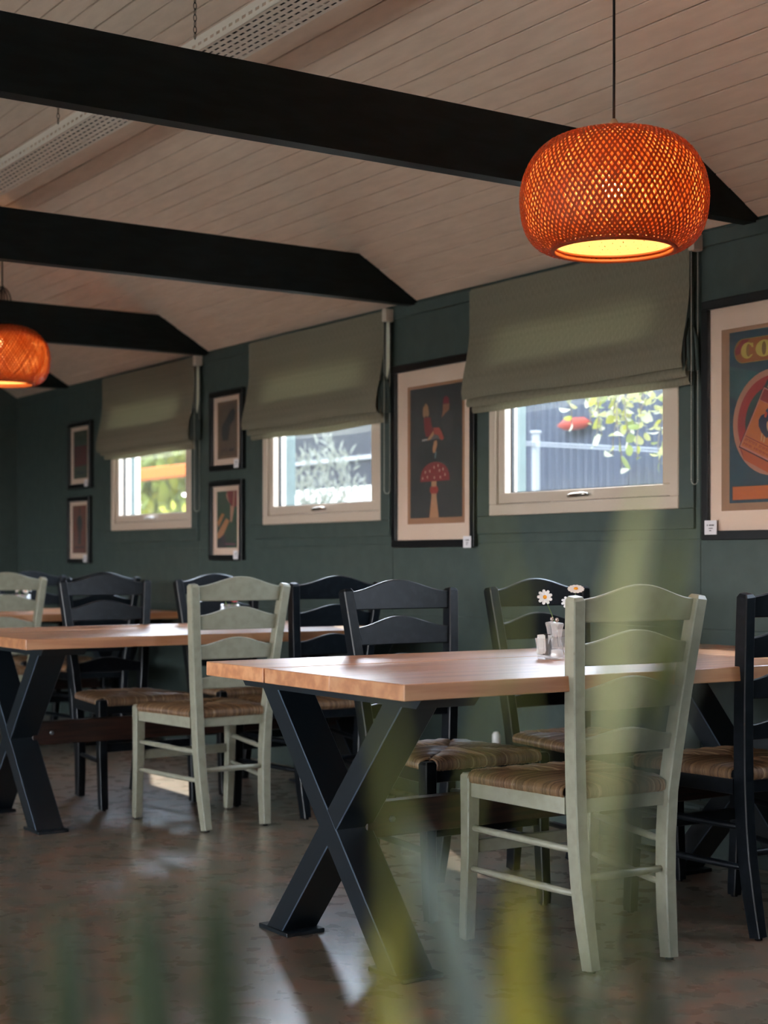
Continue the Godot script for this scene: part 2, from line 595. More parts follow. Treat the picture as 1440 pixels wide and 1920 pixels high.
func ceiling_and_beams() -> void:
	# roof slabs above the boards keep the sky out
	var st := begin()
	var top := EAVE + RIDGE_Z * ROOF_SLOPE
	_extrude_x(st, [Vector2(-0.17, EAVE - 0.17 * ROOF_SLOPE + 0.02), Vector2(RIDGE_Z, top + 0.02), Vector2(RIDGE_Z, top + 0.2), Vector2(-0.17, EAVE - 0.17 * ROOF_SLOPE + 0.2)], X_FAR - 0.3, X_NEAR + 0.3)
	var ceil := structure("ceiling", done(st), M.backing, "sloping pale tongue and groove boarded ceiling above the window wall", "ceiling")
	var pitch := 0.0685
	var n := int(RIDGE_Z / pitch)
	var dirv := Vector3(0, ROOF_SLOPE, 1).normalized()
	var nrm := Vector3(0, -1, ROOF_SLOPE).normalized()
	var len_ := pitch * sqrt(1 + ROOF_SLOPE * ROOF_SLOPE)
	var basis := Basis(Vector3.RIGHT, -nrm, dirv)
	for k in n:
		var zc := (k + 0.5) * pitch
		var c := Vector3((X_FAR + X_NEAR) / 2.0, EAVE + zc * ROOF_SLOPE, zc) - nrm * (0.009 + 0.0012 * (k % 2))
		var b := begin()
		box(b, c, Vector3(X_NEAR - X_FAR, 0.018, len_ - 0.0022 - 0.0012 * (k % 2)), 0.0022, basis)
		part("ceiling_board", done(b), M.board, ceil)
	st = begin()
	_extrude_x(st, [Vector2(RIDGE_Z, top), Vector2(Z_BACK + 0.5, EAVE - 0.5 * ROOF_SLOPE), Vector2(Z_BACK + 0.5, EAVE - 0.5 * ROOF_SLOPE + 0.2), Vector2(RIDGE_Z, top + 0.2)], X_FAR - 0.3, X_NEAR + 0.3)
	structure("ceiling_2", done(st), M.board, "far slope of the pale ceiling behind the camera", "ceiling")
	# tie beams, their ends cut to the roof slope
	var names := ["near-black tie beam passing behind the large woven lamp", "near-black tie beam meeting the wall between the first and second blinds from the right", "near-black tie beam meeting the wall between the second and third blinds from the right", "near-black tie beam partly hidden behind the small left-hand lamp"]
	var bx := [-3.69, -5.73, -7.77, -9.81]
	for i in 4:
		var b := begin()
		var y0 := 2.207
		var y1 := 2.405
		var e := 0.004
		var za := 0.0
		var zt := (y1 - EAVE) / ROOF_SLOPE - 0.01
		_extrude_x(b, [Vector2(za, y0), Vector2(za, EAVE + 0.0), Vector2(zt, y1), Vector2(Z_BACK - zt, y1), Vector2(Z_BACK, EAVE), Vector2(Z_BACK, y0)], bx[i] - 0.055, bx[i])
		solo("roof_beam", done(b), M.beam, names[i], "beam", "tie beams across the room")

# =====================================================================
# windows, blinds
# =====================================================================
func window_bay(i: int) -> void:
	var l: float = WIN_X[i]
	var r: float = l + WIN_W
	var where: String = ["nearest the large matchbox picture", "between the mushroom picture and two small pictures", "farthest along the wall", "just outside the photo", "beside the camera"][i]
	# green casing on the wall round the window
	var st := begin()
	span(st, Vector3(l - 0.085, 1.165, 0.0), Vector3(r + 0.075, WIN_Y0 - 0.001, 0.014), 0.002)
	span(st, Vector3(l - 0.085, WIN_Y0, 0.0), Vector3(l - 0.001, 2.16, 0.014), 0.002)
	span(st, Vector3(r + 0.001, WIN_Y0, 0.0), Vector3(r + 0.075, 2.16, 0.014), 0.002)
	structure("trim_%d" % (i + 2), done(st), M.wall, "dark green casing boards around the window, %s" % where, "trim")
	# outer frame
	st = begin()
	var f := 0.046
	var z0 := -0.10
	var z1 := 0.016
	span(st, Vector3(l, WIN_Y0, z0), Vector3(r, WIN_Y0 + f, z1), 0.003)
	span(st, Vector3(l, WIN_Y1 - f, z0), Vector3(r, WIN_Y1, z1), 0.003)
	span(st, Vector3(l, WIN_Y0 + f, z0), Vector3(l + f, WIN_Y1 - f, z1), 0.003)
	span(st, Vector3(r - f, WIN_Y0 + f, z0), Vector3(r, WIN_Y1 - f, z1), 0.003)
	var w := structure("window_%d" % (i + 1), done(st), M.white_frame, ["white window with a grey corrugated fence and vine outside, nearest the large picture", "white window with pale bushes outside, between the mushroom picture and two small pictures", "white window with an orange wall and green shrub outside, farthest along the wall", "white window just outside the photo, right of the matchbox picture", "white window outside the photo, beside the camera"][i], "window")
	# opening sash
	st = begin()
	var a := Vector3(l + f + 0.003, WIN_Y0 + f + 0.003, -0.055)
	var b := Vector3(r - f - 0.003, WIN_Y1 - f - 0.003, 0.004)
	var q := 0.044
	span(st, a, Vector3(b.x, a.y + q, b.z), 0.003)
	span(st, Vector3(a.x, b.y - q, a.z), b, 0.003)
	span(st, Vector3(a.x, a.y + q, a.z), Vector3(a.x + q, b.y - q, b.z), 0.003)
	span(st, Vector3(b.x - q, a.y + q, a.z), Vector3(b.x, b.y - q, b.z), 0.003)
	var sash := part("sash", done(st), M.white_frame, w)
	st = begin()
	span(st, Vector3(a.x + q - 0.006, a.y + q - 0.006, -0.038), Vector3(b.x - q + 0.006, b.y - q + 0.006, -0.032))
	part("pane", done(st), M.glass, sash)
	st = begin()
	for e in [[Vector3(a.x + q, a.y + q, -0.046), Vector3(b.x - q, a.y + q + 0.005, -0.03)], [Vector3(a.x + q, a.y + q, -0.046), Vector3(a.x + q + 0.005, b.y - q, -0.03)], [Vector3(b.x - q - 0.005, a.y + q, -0.046), Vector3(b.x - q, b.y - q, -0.03)]]:
		span(st, e[0], e[1])
	part("seal", done(st), M.seal, sash)
	# handle: a rounded lever on two lugs
	st = begin(true)
	var hx := (l + r) / 2.0 + 0.02
	var hy := a.y + 0.019
	sweep(st, [Vector3(hx - 0.055, hy - 0.002, 0.026), Vector3(hx - 0.03, hy, 0.031), Vector3(hx + 0.04, hy + 0.002, 0.031), Vector3(hx + 0.058, hy + 0.002, 0.026)], circle(0.0085, 10), Vector3.UP, [Vector2(0.8, 0.8), Vector2(1, 1), Vector2(1, 1), Vector2(0.7, 0.7)])
	sweep(st, [Vector3(hx - 0.03, hy, 0.002), Vector3(hx - 0.03, hy, 0.03)], circle(0.007, 8))
	sweep(st, [Vector3(hx + 0.035, hy, 0.002), Vector3(hx + 0.035, hy, 0.03)], circle(0.006, 8))
	part("window_handle", done(st), M.chrome if i < 2 else M.white_plastic, sash)
	# painted outside reveal and sill
	st = begin()
	span(st, Vector3(l - 0.02, WIN_Y0 - 0.05, -0.20), Vector3(r + 0.02, WIN_Y0 - 0.004, -0.151))
	part("outer_sill", done(st), M.white_frame, w)
	st = begin()
	span(st, Vector3(l - 0.12, WIN_Y0 - 0.1, -0.185), Vector3(l - 0.001, WIN_Y1 + 0.1, -0.151))
	span(st, Vector3(r + 0.001, WIN_Y0 - 0.1, -0.185), Vector3(r + 0.12, WIN_Y1 + 0.1, -0.151))
	part("outer_casing", done(st), M.wall if i < 2 else M.white_frame, w)
	blind(i)  # the two unseen bays get lowered blinds to cut their light

func blind(i: int) -> void:
	var l: float = WIN_X[i] - [0.09, 0.085, 0.058, 0.09, 0.09][i]
	var r: float = WIN_X[i] + WIN_W + [0.092, 0.082, 0.112, 0.092, 0.092][i]
	var t := thing("roman_blind", ["olive grey linen roman blind, the large one nearest the lamp", "olive grey linen roman blind half lowered over the middle window", "olive grey linen roman blind over the window farthest along the wall", "olive grey linen roman blind added unseen to cut the light, right of the matchbox picture", "olive grey linen roman blind added unseen to cut the light, beside the camera"][i], "blind", Vector3.ZERO, 0.0, "roman blinds over the windows")
	var bottom := [1.716, 1.722, 1.722, 1.72, 1.72]
	# main cloth: hangs straight, bellies out at the folded foot
	var st := begin(true)
	_cloth(st, l, r, 2.195, bottom[i] + 0.016, 0.05, 0.094, i, 0.0)
	part("cloth", done(st), M.linen, t)
	for k in 2:
		st = begin(true)
		_cloth(st, l + 0.006 + 0.012 * k, r - 0.004 * k, bottom[i] + 0.165, bottom[i] + 0.016 - 0.026 * (k + 1), 0.046 - 0.012 * k, 0.070 - 0.022 * k, i + 3 * k + 5, 0.004)
		part("fold", done(st), M.linen, t)
	# head rail, end bracket
	st = begin()
	span(st, Vector3(l, 2.165, 0.013), Vector3(r - 0.002, 2.205, 0.046), 0.003)
	part("head_rail", done(st), M.linen, t)
	st = begin()
	span(st, Vector3(r + 0.002, 2.15, 0.013), Vector3(r + 0.032, 2.21, 0.062), 0.004)
	part("end_bracket", done(st), M.white_frame, t)
	if i in [1, 2]:  # pale translucent strip added at the right edge of these blinds
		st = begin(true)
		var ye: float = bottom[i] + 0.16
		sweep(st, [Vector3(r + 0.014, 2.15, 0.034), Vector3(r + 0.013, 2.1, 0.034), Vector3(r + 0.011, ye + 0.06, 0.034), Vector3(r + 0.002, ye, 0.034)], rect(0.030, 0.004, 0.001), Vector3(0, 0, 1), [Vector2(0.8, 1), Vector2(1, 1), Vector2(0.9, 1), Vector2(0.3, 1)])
		var pale_strip := part("edge_strip", done(st), M.pale_strip, t)
		pale_strip.set_meta("label", "pale strip added beside the blind")
	# bunched cloth at the edge
	st = begin(true)
	for k in 4:
		var x: float = r - 0.012 + 0.009 * k
		sweep(st, [Vector3(x - 0.004, bottom[i] + 0.20 - 0.012 * k, 0.04), Vector3(x, bottom[i] + 0.12, 0.066 - 0.012 * k), Vector3(x, bottom[i] + 0.01, 0.064 - 0.013 * k)], circle(0.0065, 8), Vector3(0, 0, 1), [Vector2(0.4, 0.4), Vector2(1, 1.4), Vector2(1.0, 1.0)])
	part("gathered_edge", done(st), M.wall, t)
	# bead chain loop
	st = begin()
	var y_low: float = [1.322, 1.36, 1.33, 1.33, 1.33][i]
	var cx: float = r + 0.017
	for side in [0.026, 0.058]:
		var y := 2.16
		while y > y_low + 0.016:
			box(st, Vector3(cx, y, side), Vector3(0.0042, 0.0046, 0.0042), 0.0014)
			y -= 0.0062
	for k in 9:
		var an := PI * k / 8.0
		box(st, Vector3(cx, y_low + 0.016 - 0.016 * sin(an), 0.042 + 0.016 * cos(an)), Vector3.ONE * 0.0044, 0.0014)
	part("bead_chain", done(st), M.bead, t)

func _cloth(st: SurfaceTool, l: float, r: float, y1: float, y0: float, z_top: float, z_low: float, seed_: int, sag: float) -> void:
	var nx := 28
	var ny := 16
	var g := []
	for side in 1:
		for a in nx + 1:
			var col := []
			for b in ny + 1:
				var u := float(a) / nx
				var v := float(b) / ny
				var wave := 0.003 * sin(u * 6.0 + seed_ * 1.7) * v * v
				var flare := pow(v, 5.0)
				var x := lerpf(l, r, u) - 0.004 * flare * (1.0 - u)
				var edge := 0.004 * sin(u * 8.0 + seed_ * 2.1) * pow(v, 3.0) - sag * sin(u * PI)
				var z := lerpf(z_top, z_low, smoothstep(0.35, 1.0, v)) + wave
				if v > 0.94:
					z -= 0.009 * pow((v - 0.94) / 0.06, 2.0)
				col.append(Vector3(x, lerpf(y1, y0, v) + edge, z - 0.0025 * side))
			g.append(col)
	for side in 1:
		var o := side * (nx + 1)
		for a in nx:
			for b in ny:
				face(st, [g[o + a][b], g[o + a + 1][b], g[o + a + 1][b + 1], g[o + a][b + 1]], Vector3(0, 0, 1 if side == 0 else -1))

# =====================================================================
# pictures
# =====================================================================
func canvas(w: int, h: int, c: Color) -> Image:
	var im := Image.create(w, h, false, Image.FORMAT_RGB8)
	im.fill(c)
	return im

func fill_poly(im: Image, pts: Array, c: Color) -> void:
	var y0 := 1e9
	var y1 := -1e9
	for p in pts:
		y0 = minf(y0, p.y)
		y1 = maxf(y1, p.y)
	for y in range(maxi(0, int(floor(y0))), mini(im.get_height(), int(ceil(y1)))):
		var yc := y + 0.5
		var xs := []
		for i in pts.size():
			var a: Vector2 = pts[i]
			var b: Vector2 = pts[(i + 1) % pts.size()]
			if (a.y <= yc) != (b.y <= yc):
				xs.append(a.x + (yc - a.y) / (b.y - a.y) * (b.x - a.x))
		xs.sort()
		for k in range(0, xs.size() - 1, 2):
			var xa := int(round(xs[k]))
			var xb := int(round(xs[k + 1]))
			im.fill_rect(Rect2i(xa, y, maxi(0, xb - xa), 1).intersection(Rect2i(0, 0, im.get_width(), im.get_height())), c)

func oval(cx: float, cy: float, rx: float, ry: float, turn := 0.0, from := 0.0, to := TAU) -> Array:
	var a := []
	for i in 40:
		var t := lerpf(from, to, i / 40.0)
		a.append(Vector2(cx, cy) + Vector2(cos(t) * rx, sin(t) * ry).rotated(turn))
	return a

func P(list: Array) -> Array:
	var a := []
	for i in range(0, list.size(), 2):
		a.append(Vector2(list[i], list[i + 1]))
	return a

func print_mat(im: Image) -> StandardMaterial3D:
	var m := mat(Color.WHITE, 0.85, 0.1)
	m.albedo_texture = ImageTexture.create_from_image(im)
	m.albedo_color = Color(0.86, 0.84, 0.84)
	return m

# frame outer rectangle x0..x1, y0..y1; bar: frame width; print rectangle in the same plane; card: where the price card sits
func picture(x0: float, x1: float, y0: float, y1: float, bar: float, pr: Rect2, art: Image, label: String, card_at: Vector2, card: Vector2, dx := 0.0, group := "") -> Node3D:
	var t := thing("framed_picture", label, "picture", Vector3((x0 + x1) / 2.0 + dx, (y0 + y1) / 2.0, 0.0), 0.0, group)
	var o := Vector3((x0 + x1) / 2.0, (y0 + y1) / 2.0, 0.0)
	var st := begin()
	var d := 0.026
	for e in [[Vector3(x0, y0, 0.001), Vector3(x1, y0 + bar, d)], [Vector3(x0, y1 - bar, 0.001), Vector3(x1, y1, d)], [Vector3(x0, y0 + bar, 0.001), Vector3(x0 + bar, y1 - bar, d)], [Vector3(x1 - bar, y0 + bar, 0.001), Vector3(x1, y1 - bar, d)]]:
		span(st, e[0] - o, e[1] - o, 0.002)
	part("frame", done(st), M.frame_black, t)
	st = begin()
	span(st, Vector3(x0 + bar - 0.004, y0 + bar - 0.004, 0.004) - o, Vector3(x1 - bar + 0.004, y1 - bar + 0.004, 0.010) - o)
	part("mount_board", done(st), M.mount, t)
	var p := part("print", quad_uv(pr.size.x, pr.size.y), print_mat(art), t)
	p.position = Vector3(pr.position.x + pr.size.x / 2.0, pr.position.y + pr.size.y / 2.0, 0.0108) - o
	st = begin()
	span(st, Vector3(x0 + bar - 0.003, y0 + bar - 0.003, 0.0155) - o, Vector3(x1 - bar + 0.003, y1 - bar + 0.003, 0.0175) - o)
	part("glazing", done(st), M.glazing, t)
	st = begin()
	box(st, Vector3(card_at.x, card_at.y, d + 0.002) - o, Vector3(card.x, card.y, 0.003), 0.0006)
	var cd := part("title_card", done(st), M.card, t)
	st = begin()
	for r in [[0.16, 0.60, 0.10], [-0.06, 0.40, 0.06], [-0.22, 0.2, 0.06]]:
		var n := 7
		for k in n:
			if (k * 5 + int(r[1] * 10)) % 7 == 4:
				continue
			box(st, Vector3(card_at.x + card.x * r[1] * ((k + 0.5) / n - 0.5), card_at.y + card.y * r[0], d + 0.0037) - o, Vector3(card.x * r[1] / n * 0.7, card.y * r[2], 0.0004))
	part("lettering", done(st), M.ink, cd)
	return t

func pictures() -> void:
	# --- matchbox poster, 496 x 633 mm of print, drawn at 2 px per mm
	var beige := Color(0.66, 0.50, 0.36)
	var teal := Color(0.03, 0.235, 0.29)
	var im := canvas(992, 1266, beige)
	var S := 2.0
	var sc := func(a: Array) -> Array:
		var q := []
		for v in a:
			q.append(v * S)
		return q
	fill_poly(im, sc.call(P([38, 15, 458, 15, 458, 607, 38, 607])), teal)
	# paler rays printed in the background
	fill_poly(im, sc.call(P([38, 130, 235, 180, 235, 330, 38, 235])), Color(0.13, 0.33, 0.33))
	fill_poly(im, sc.call(P([150, 15, 458, 15, 458, 50, 300, 30])), Color(0.13, 0.36, 0.38))
	# pill with two letters
	var pill := Color(0.62, 0.36, 0.10)
	fill_poly(im, sc.call(oval(102, 84, 42, 42)), Color(0.66, 0.55, 0.20))
	fill_poly(im, sc.call(P([102, 42, 394, 42, 394, 126, 102, 126])), Color(0.66, 0.55, 0.20))
	fill_poly(im, sc.call(oval(102, 84, 40, 40)), pill)
	fill_poly(im, sc.call(P([102, 44, 392, 44, 392, 124, 102, 124])), pill)
	fill_poly(im, sc.call(oval(394, 84, 40, 40)), pill)
	fill_poly(im, sc.call(P([63, 78, 96, 45, 130, 45, 84, 92, 66, 96])), Color(0.55, 0.10, 0.08))
	var letter := Color(0.80, 0.72, 0.30)
	fill_poly(im, sc.call(oval(121, 84, 30, 28)), letter)
	fill_poly(im, sc.call(oval(126, 84, 11, 22)), Color(0.55, 0.40, 0.12))
	fill_poly(im, sc.call(P([128, 66, 158, 72, 158, 97, 128, 101])), pill)
	fill_poly(im, sc.call(P([137, 60, 147, 60, 148, 76, 139, 74])), letter)
	fill_poly(im, sc.call(oval(196, 84, 38, 29)), letter)
	fill_poly(im, sc.call(oval(196, 84, 10, 23)), Color(0.50, 0.38, 0.12))
	# rings
	fill_poly(im, sc.call(oval(235, 337, 181, 181)), Color(0.74, 0.50, 0.38))
	fill_poly(im, sc.call(oval(235, 337, 159, 159)), Color(0.62, 0.11, 0.09))
	fill_poly(im, sc.call(oval(235, 337, 124, 124)), Color(0.07, 0.20, 0.17))
	# match box: drawer with matches, label, side
	var tl := Vector2(196, 217)
	var ex := Vector2(144, 63)
	var ey := Vector2(-110, 195)
	var L := func(u: float, v: float) -> Vector2:
		return (tl + ex * u + ey * v) * S
	fill_poly(im, [L.call(0.0, 0.0), L.call(0.03, -0.42), L.call(1.0, -0.42), L.call(1.0, 0.0)], Color(0.07, 0.07, 0.06))
	for k in 9:
		var u := 0.08 + k * 0.1
		fill_poly(im, [L.call(u, 0.0), L.call(u, -0.2), L.call(u + 0.06, -0.2), L.call(u + 0.06, 0.0)], Color(0.72, 0.52, 0.30))
	fill_poly(im, [L.call(-0.02, -0.02), L.call(1.02, -0.02), L.call(1.02, 1.02), L.call(-0.02, 1.02)], Color(0.25, 0.06, 0.06))
	fill_poly(im, [L.call(0.0, 0.0), L.call(1.0, 0.0), L.call(1.0, 1.0), L.call(0.0, 1.0)], Color(0.80, 0.50, 0.40))
	fill_poly(im, [L.call(0.03, 0.02), L.call(0.97, 0.02), L.call(0.97, 0.2), L.call(0.03, 0.2)], Color(0.60, 0.11, 0.10))
	fill_poly(im, [L.call(0.03, 0.21), L.call(0.97, 0.21), L.call(0.97, 0.97), L.call(0.03, 0.97)], Color(0.78, 0.42, 0.15))
	# banner letter
	fill_poly(im, [L.call(0.27, 0.05), L.call(0.42, 0.05), L.call(0.42, 0.085), L.call(0.31, 0.085), L.call(0.31, 0.135), L.call(0.42, 0.135), L.call(0.42, 0.17), L.call(0.27, 0.17)], Color(0.88, 0.62, 0.50))
	# bird
	var navy := Color(0.06, 0.11, 0.26)
	fill_poly(im, sc.call(P([204, 296, 216, 288, 232, 294, 233, 312, 226, 322, 236, 340, 234, 372, 226, 388, 206, 390, 186, 372, 172, 348, 172, 326, 184, 312, 200, 308])), navy)
	fill_poly(im, sc.call(P([196, 318, 203, 298, 212, 306, 205, 322])), Color(0.72, 0.22, 0.10))
	fill_poly(im, sc.call(oval(222, 356, 13, 24, -0.35)), Color(0.82, 0.60, 0.42))
	for k in 4:
		fill_poly(im, sc.call(P([214 + k * 3, 344 + k * 7, 226 + k * 2, 341 + k * 7, 226 + k * 2, 343 + k * 7, 214 + k * 3, 346 + k * 7])), Color(0.45, 0.28, 0.18))
	fill_poly(im, sc.call(P([222, 284, 232, 276, 236, 292, 228, 294])), Color(0.66, 0.14, 0.10))
	fill_poly(im, sc.call(P([184, 372, 190, 374, 186, 400, 181, 399])), Color(0.80, 0.62, 0.40))
	fill_poly(im, sc.call(P([196, 384, 202, 386, 197, 406, 192, 405])), Color(0.80, 0.62, 0.40))
	# two lines of small capitals along the foot of the label, too blurred to read
	fill_poly(im, [L.call(0.03, 0.80), L.call(0.97, 0.80), L.call(0.97, 0.815), L.call(0.03, 0.815)], Color(0.55, 0.15, 0.10))
	for row in 2:
		for k in 16:
			var u := 0.07 + k * 0.054
			var v := 0.835 + row * 0.065
			if (k * 7 + row * 3) % 11 == 5:
				continue
			fill_poly(im, [L.call(u, v), L.call(u + 0.012, v), L.call(u + 0.012, v + 0.045), L.call(u, v + 0.045)], Color(0.58, 0.14, 0.12))
			fill_poly(im, [L.call(u, v + 0.015 * ((k * 3 + row) % 3)), L.call(u + 0.036, v + 0.015 * ((k * 3 + row) % 3)), L.call(u + 0.036, v + 0.015 * ((k * 3 + row) % 3) + 0.012), L.call(u, v + 0.015 * ((k * 3 + row) % 3) + 0.012)], Color(0.58, 0.14, 0.12))
			if k % 2 == row:
				fill_poly(im, [L.call(u + 0.026, v), L.call(u + 0.036, v), L.call(u + 0.036, v + 0.045), L.call(u + 0.026, v + 0.045)], Color(0.58, 0.14, 0.12))
	fill_poly(im, [L.call(0.0, 1.02), L.call(1.0, 1.02), (tl + ex + ey + Vector2(7, 44)) * S, (tl + ey + Vector2(18, 46)) * S], Color(0.74, 0.33, 0.13))
	fill_poly(im, [L.call(-0.01, 1.0), L.call(0.13, 1.06), (tl + ey + Vector2(18, 46)) * S], Color(0.55, 0.10, 0.10))
	# orange plate
	fill_poly(im, sc.call(P([50, 549, 446, 549, 446, 598, 50, 598])), Color(0.35, 0.16, 0.05))
	fill_poly(im, sc.call(P([53, 551, 443, 551, 443, 596, 53, 596])), Color(0.80, 0.40, 0.10))
	picture(-3.958, -3.292, 1.124, 1.968, 0.032, Rect2(-3.873, 1.225, 0.496, 0.633), im, "large framed matchbox poster with a blue bird, cut by the photo's right side", Vector2(-3.908, 1.168), Vector2(0.058, 0.05), 0.022)
	# --- mushroom picture: beige 433 x 622 mm, drawn at 2 px per mm, origin at its top left (-5.819, 1.838)
	im = canvas(866, 1244, Color(0.70, 0.50, 0.34))
	var dark := Color(0.09, 0.105, 0.085)
	var X := func(a: Array) -> Array:   # wall coordinates to pixels
		var q := []
		for i in range(0, a.size(), 2):
			q.append(Vector2((a[i] + 5.819) * 2000.0, (1.838 - a[i + 1]) * 2000.0))
		return q
	fill_poly(im, X.call([-5.797, 1.824, -5.403, 1.824, -5.403, 1.243, -5.797, 1.243]), dark)
	fill_poly(im, X.call([-5.60, 1.60, -5.403, 1.60, -5.403, 1.243, -5.60, 1.243]), Color(0.125, 0.13, 0.095))
	# stem and ring
	var flesh := Color(0.78, 0.56, 0.38)
	fill_poly(im, X.call([-5.633, 1.41, -5.594, 1.41, -5.594, 1.34, -5.578, 1.243, -5.648, 1.243, -5.633, 1.34]), flesh)
	fill_poly(im, X.call([-5.642, 1.38, -5.585, 1.38, -5.580, 1.362, -5.592, 1.346, -5.604, 1.352, -5.613, 1.346, -5.622, 1.352, -5.634, 1.346, -5.646, 1.362]), Color(0.66, 0.20, 0.12))
	# cap with spots
	var cap := []
	for k in 25:
		var an := PI * k / 24.0
		cap.append(Vector2((-5.607 - 0.111 * cos(an) + 5.819) * 2000.0, (1.838 - (1.404 + 0.086 * pow(sin(an), 0.8))) * 2000.0))
	fill_poly(im, cap, Color(0.56, 0.09, 0.08))
	for s in [[-5.70, 1.42], [-5.664, 1.424], [-5.61, 1.42], [-5.565, 1.42], [-5.53, 1.43], [-5.68, 1.447], [-5.645, 1.45], [-5.572, 1.45], [-5.612, 1.466], [-5.582, 1.472], [-5.545, 1.455]]:
		fill_poly(im, oval((s[0] + 5.819) * 2000.0, (1.838 - s[1]) * 2000.0, 9, 14), Color(0.85, 0.60, 0.50))
	# seated figure in red, legs crossed; the man behind her
	fill_poly(im, X.call([-5.61, 1.505, -5.60, 1.505, -5.592, 1.535, -5.606, 1.535]), Color(0.42, 0.50, 0.48))
	fill_poly(im, X.call([-5.622, 1.53, -5.604, 1.53, -5.588, 1.565, -5.592, 1.585, -5.612, 1.582, -5.624, 1.55]), flesh)
	fill_poly(im, X.call([-5.67, 1.585, -5.59, 1.592, -5.57, 1.585, -5.572, 1.60, -5.60, 1.612, -5.64, 1.606]), Color(0.40, 0.38, 0.36))
	fill_poly(im, X.call([-5.62, 1.642, -5.575, 1.64, -5.555, 1.62, -5.538, 1.59, -5.55, 1.582, -5.566, 1.586, -5.582, 1.606, -5.61, 1.612]), Color(0.70, 0.30, 0.22))
	fill_poly(im, X.call([-5.692, 1.69, -5.64, 1.69, -5.63, 1.65, -5.612, 1.62, -5.64, 1.60, -5.676, 1.606, -5.688, 1.64]), Color(0.50, 0.10, 0.09))
	fill_poly(im, X.call([-5.655, 1.60, -5.618, 1.628, -5.612, 1.612, -5.64, 1.590, -5.668, 1.588]), flesh)
	fill_poly(im, X.call([-5.705, 1.594, -5.665, 1.596, -5.665, 1.588, -5.705, 1.586]), Color(0.70, 0.66, 0.62))
	fill_poly(im, X.call([-5.70, 1.70, -5.698, 1.735, -5.675, 1.755, -5.658, 1.74, -5.65, 1.705, -5.66, 1.69, -5.672, 1.698, -5.688, 1.69]), Color(0.66, 0.50, 0.33))
	fill_poly(im, X.call([-5.545, 1.742, -5.54, 1.768, -5.52, 1.775, -5.502, 1.765, -5.498, 1.74]), Color(0.52, 0.08, 0.12))
	fill_poly(im, X.call([-5.546, 1.74, -5.496, 1.74, -5.50, 1.712, -5.53, 1.698, -5.556, 1.68, -5.546, 1.71]), Color(0.64, 0.42, 0.28))
	fill_poly(im, X.call([-5.53, 1.698, -5.49, 1.712, -5.47, 1.69, -5.485, 1.56, -5.53, 1.60, -5.56, 1.66]), Color(0.16, 0.18, 0.15))
	picture(-5.931, -5.302, 1.112, 1.942, 0.032, Rect2(-5.819, 1.216, 0.433, 0.622), im, "framed picture of a red spotted mushroom under two seated figures", Vector2(-5.345, 1.132), Vector2(0.055, 0.05), 0.031)
	# --- four small pictures in two columns
	var tan := Color(0.47, 0.36, 0.24)
	im = canvas(240, 440, tan)
	fill_poly(im, P([20, 20, 220, 20, 220, 420, 20, 420]), Color(0.36, 0.29, 0.20))
	fill_poly(im, P([60, 180, 110, 130, 150, 80, 190, 60, 215, 90, 200, 150, 150, 190, 130, 300, 60, 300, 50, 240]), Color(0.06, 0.08, 0.07))
	fill_poly(im, P([140, 372, 200, 366, 200, 384, 140, 388]), Color(0.12, 0.10, 0.08))
	for k in 4:
		fill_poly(im, P([50 + k * 18, 360, 58 + k * 18, 360, 58 + k * 18, 388, 50 + k * 18, 388]), Color(0.22, 0.12, 0.09))
	var grp := "small framed pictures in two columns"
	picture(-7.762, -7.378, 1.548, 1.985, 0.03, Rect2(-7.686, 1.612, 0.232, 0.315), im, "small framed picture of a dark bird, upper of the pair between two windows", Vector2(-7.437, 1.578), Vector2(0.05, 0.046), 0.042, grp)
	im = canvas(240, 440, Color(0.12, 0.25, 0.13))
	fill_poly(im, P([120, 0, 240, 0, 240, 120, 190, 130, 120, 60]), Color(0.50, 0.10, 0.08))
	fill_poly(im, P([120, 0, 150, 110, 190, 120, 200, 0, 214, 0, 204, 140, 180, 240, 160, 240, 160, 120, 110, 40]), Color(0.74, 0.54, 0.42))
	fill_poly(im, P([0, 330, 110, 210, 150, 230, 70, 350, 10, 370]), Color(0.75, 0.52, 0.32))
	fill_poly(im, P([0, 240, 60, 170, 90, 180, 20, 280]), Color(0.72, 0.48, 0.25))
	fill_poly(im, P([0, 380, 90, 330, 120, 440, 0, 440]), Color(0.13, 0.10, 0.10))
	fill_poly(im, P([100, 402, 220, 408, 220, 420, 100, 414]), Color(0.45, 0.22, 0.28))
	picture(-7.768, -7.384, 1.054, 1.492, 0.03, Rect2(-7.692, 1.122, 0.232, 0.312), im, "small framed green and red picture, lower of the pair between two windows", Vector2(-7.443, 1.084), Vector2(0.05, 0.046), 0.042, grp)
	im = canvas(240, 440, Color(0.25, 0.30, 0.22))
	fill_poly(im, P([10, 140, 230, 140, 230, 320, 10, 330]), Color(0.36, 0.11, 0.09))
	fill_poly(im, P([60, 60, 150, 40, 190, 90, 120, 130]), Color(0.14, 0.26, 0.16))
	fill_poly(im, P([50, 380, 200, 378, 200, 396, 50, 398]), Color(0.12, 0.22, 0.20))
	picture(-9.828, -9.446, 1.528, 1.966, 0.03, Rect2(-9.752, 1.594, 0.232, 0.315), im, "small framed red and green picture, upper of the pair beyond the last window", Vector2(-9.505, 1.558), Vector2(0.05, 0.046), 0.053, grp)
	im = canvas(240, 440, Color(0.45, 0.24, 0.15))
	fill_poly(im, oval(120, 170, 46, 80), Color(0.10, 0.11, 0.08))
	fill_poly(im, P([96, 230, 144, 230, 146, 360, 100, 360]), Color(0.17, 0.11, 0.08))
	fill_poly(im, oval(124, 50, 12, 26), Color(0.16, 0.10, 0.08))
	fill_poly(im, P([40, 380, 200, 376, 200, 392, 40, 396]), Color(0.25, 0.14, 0.10))
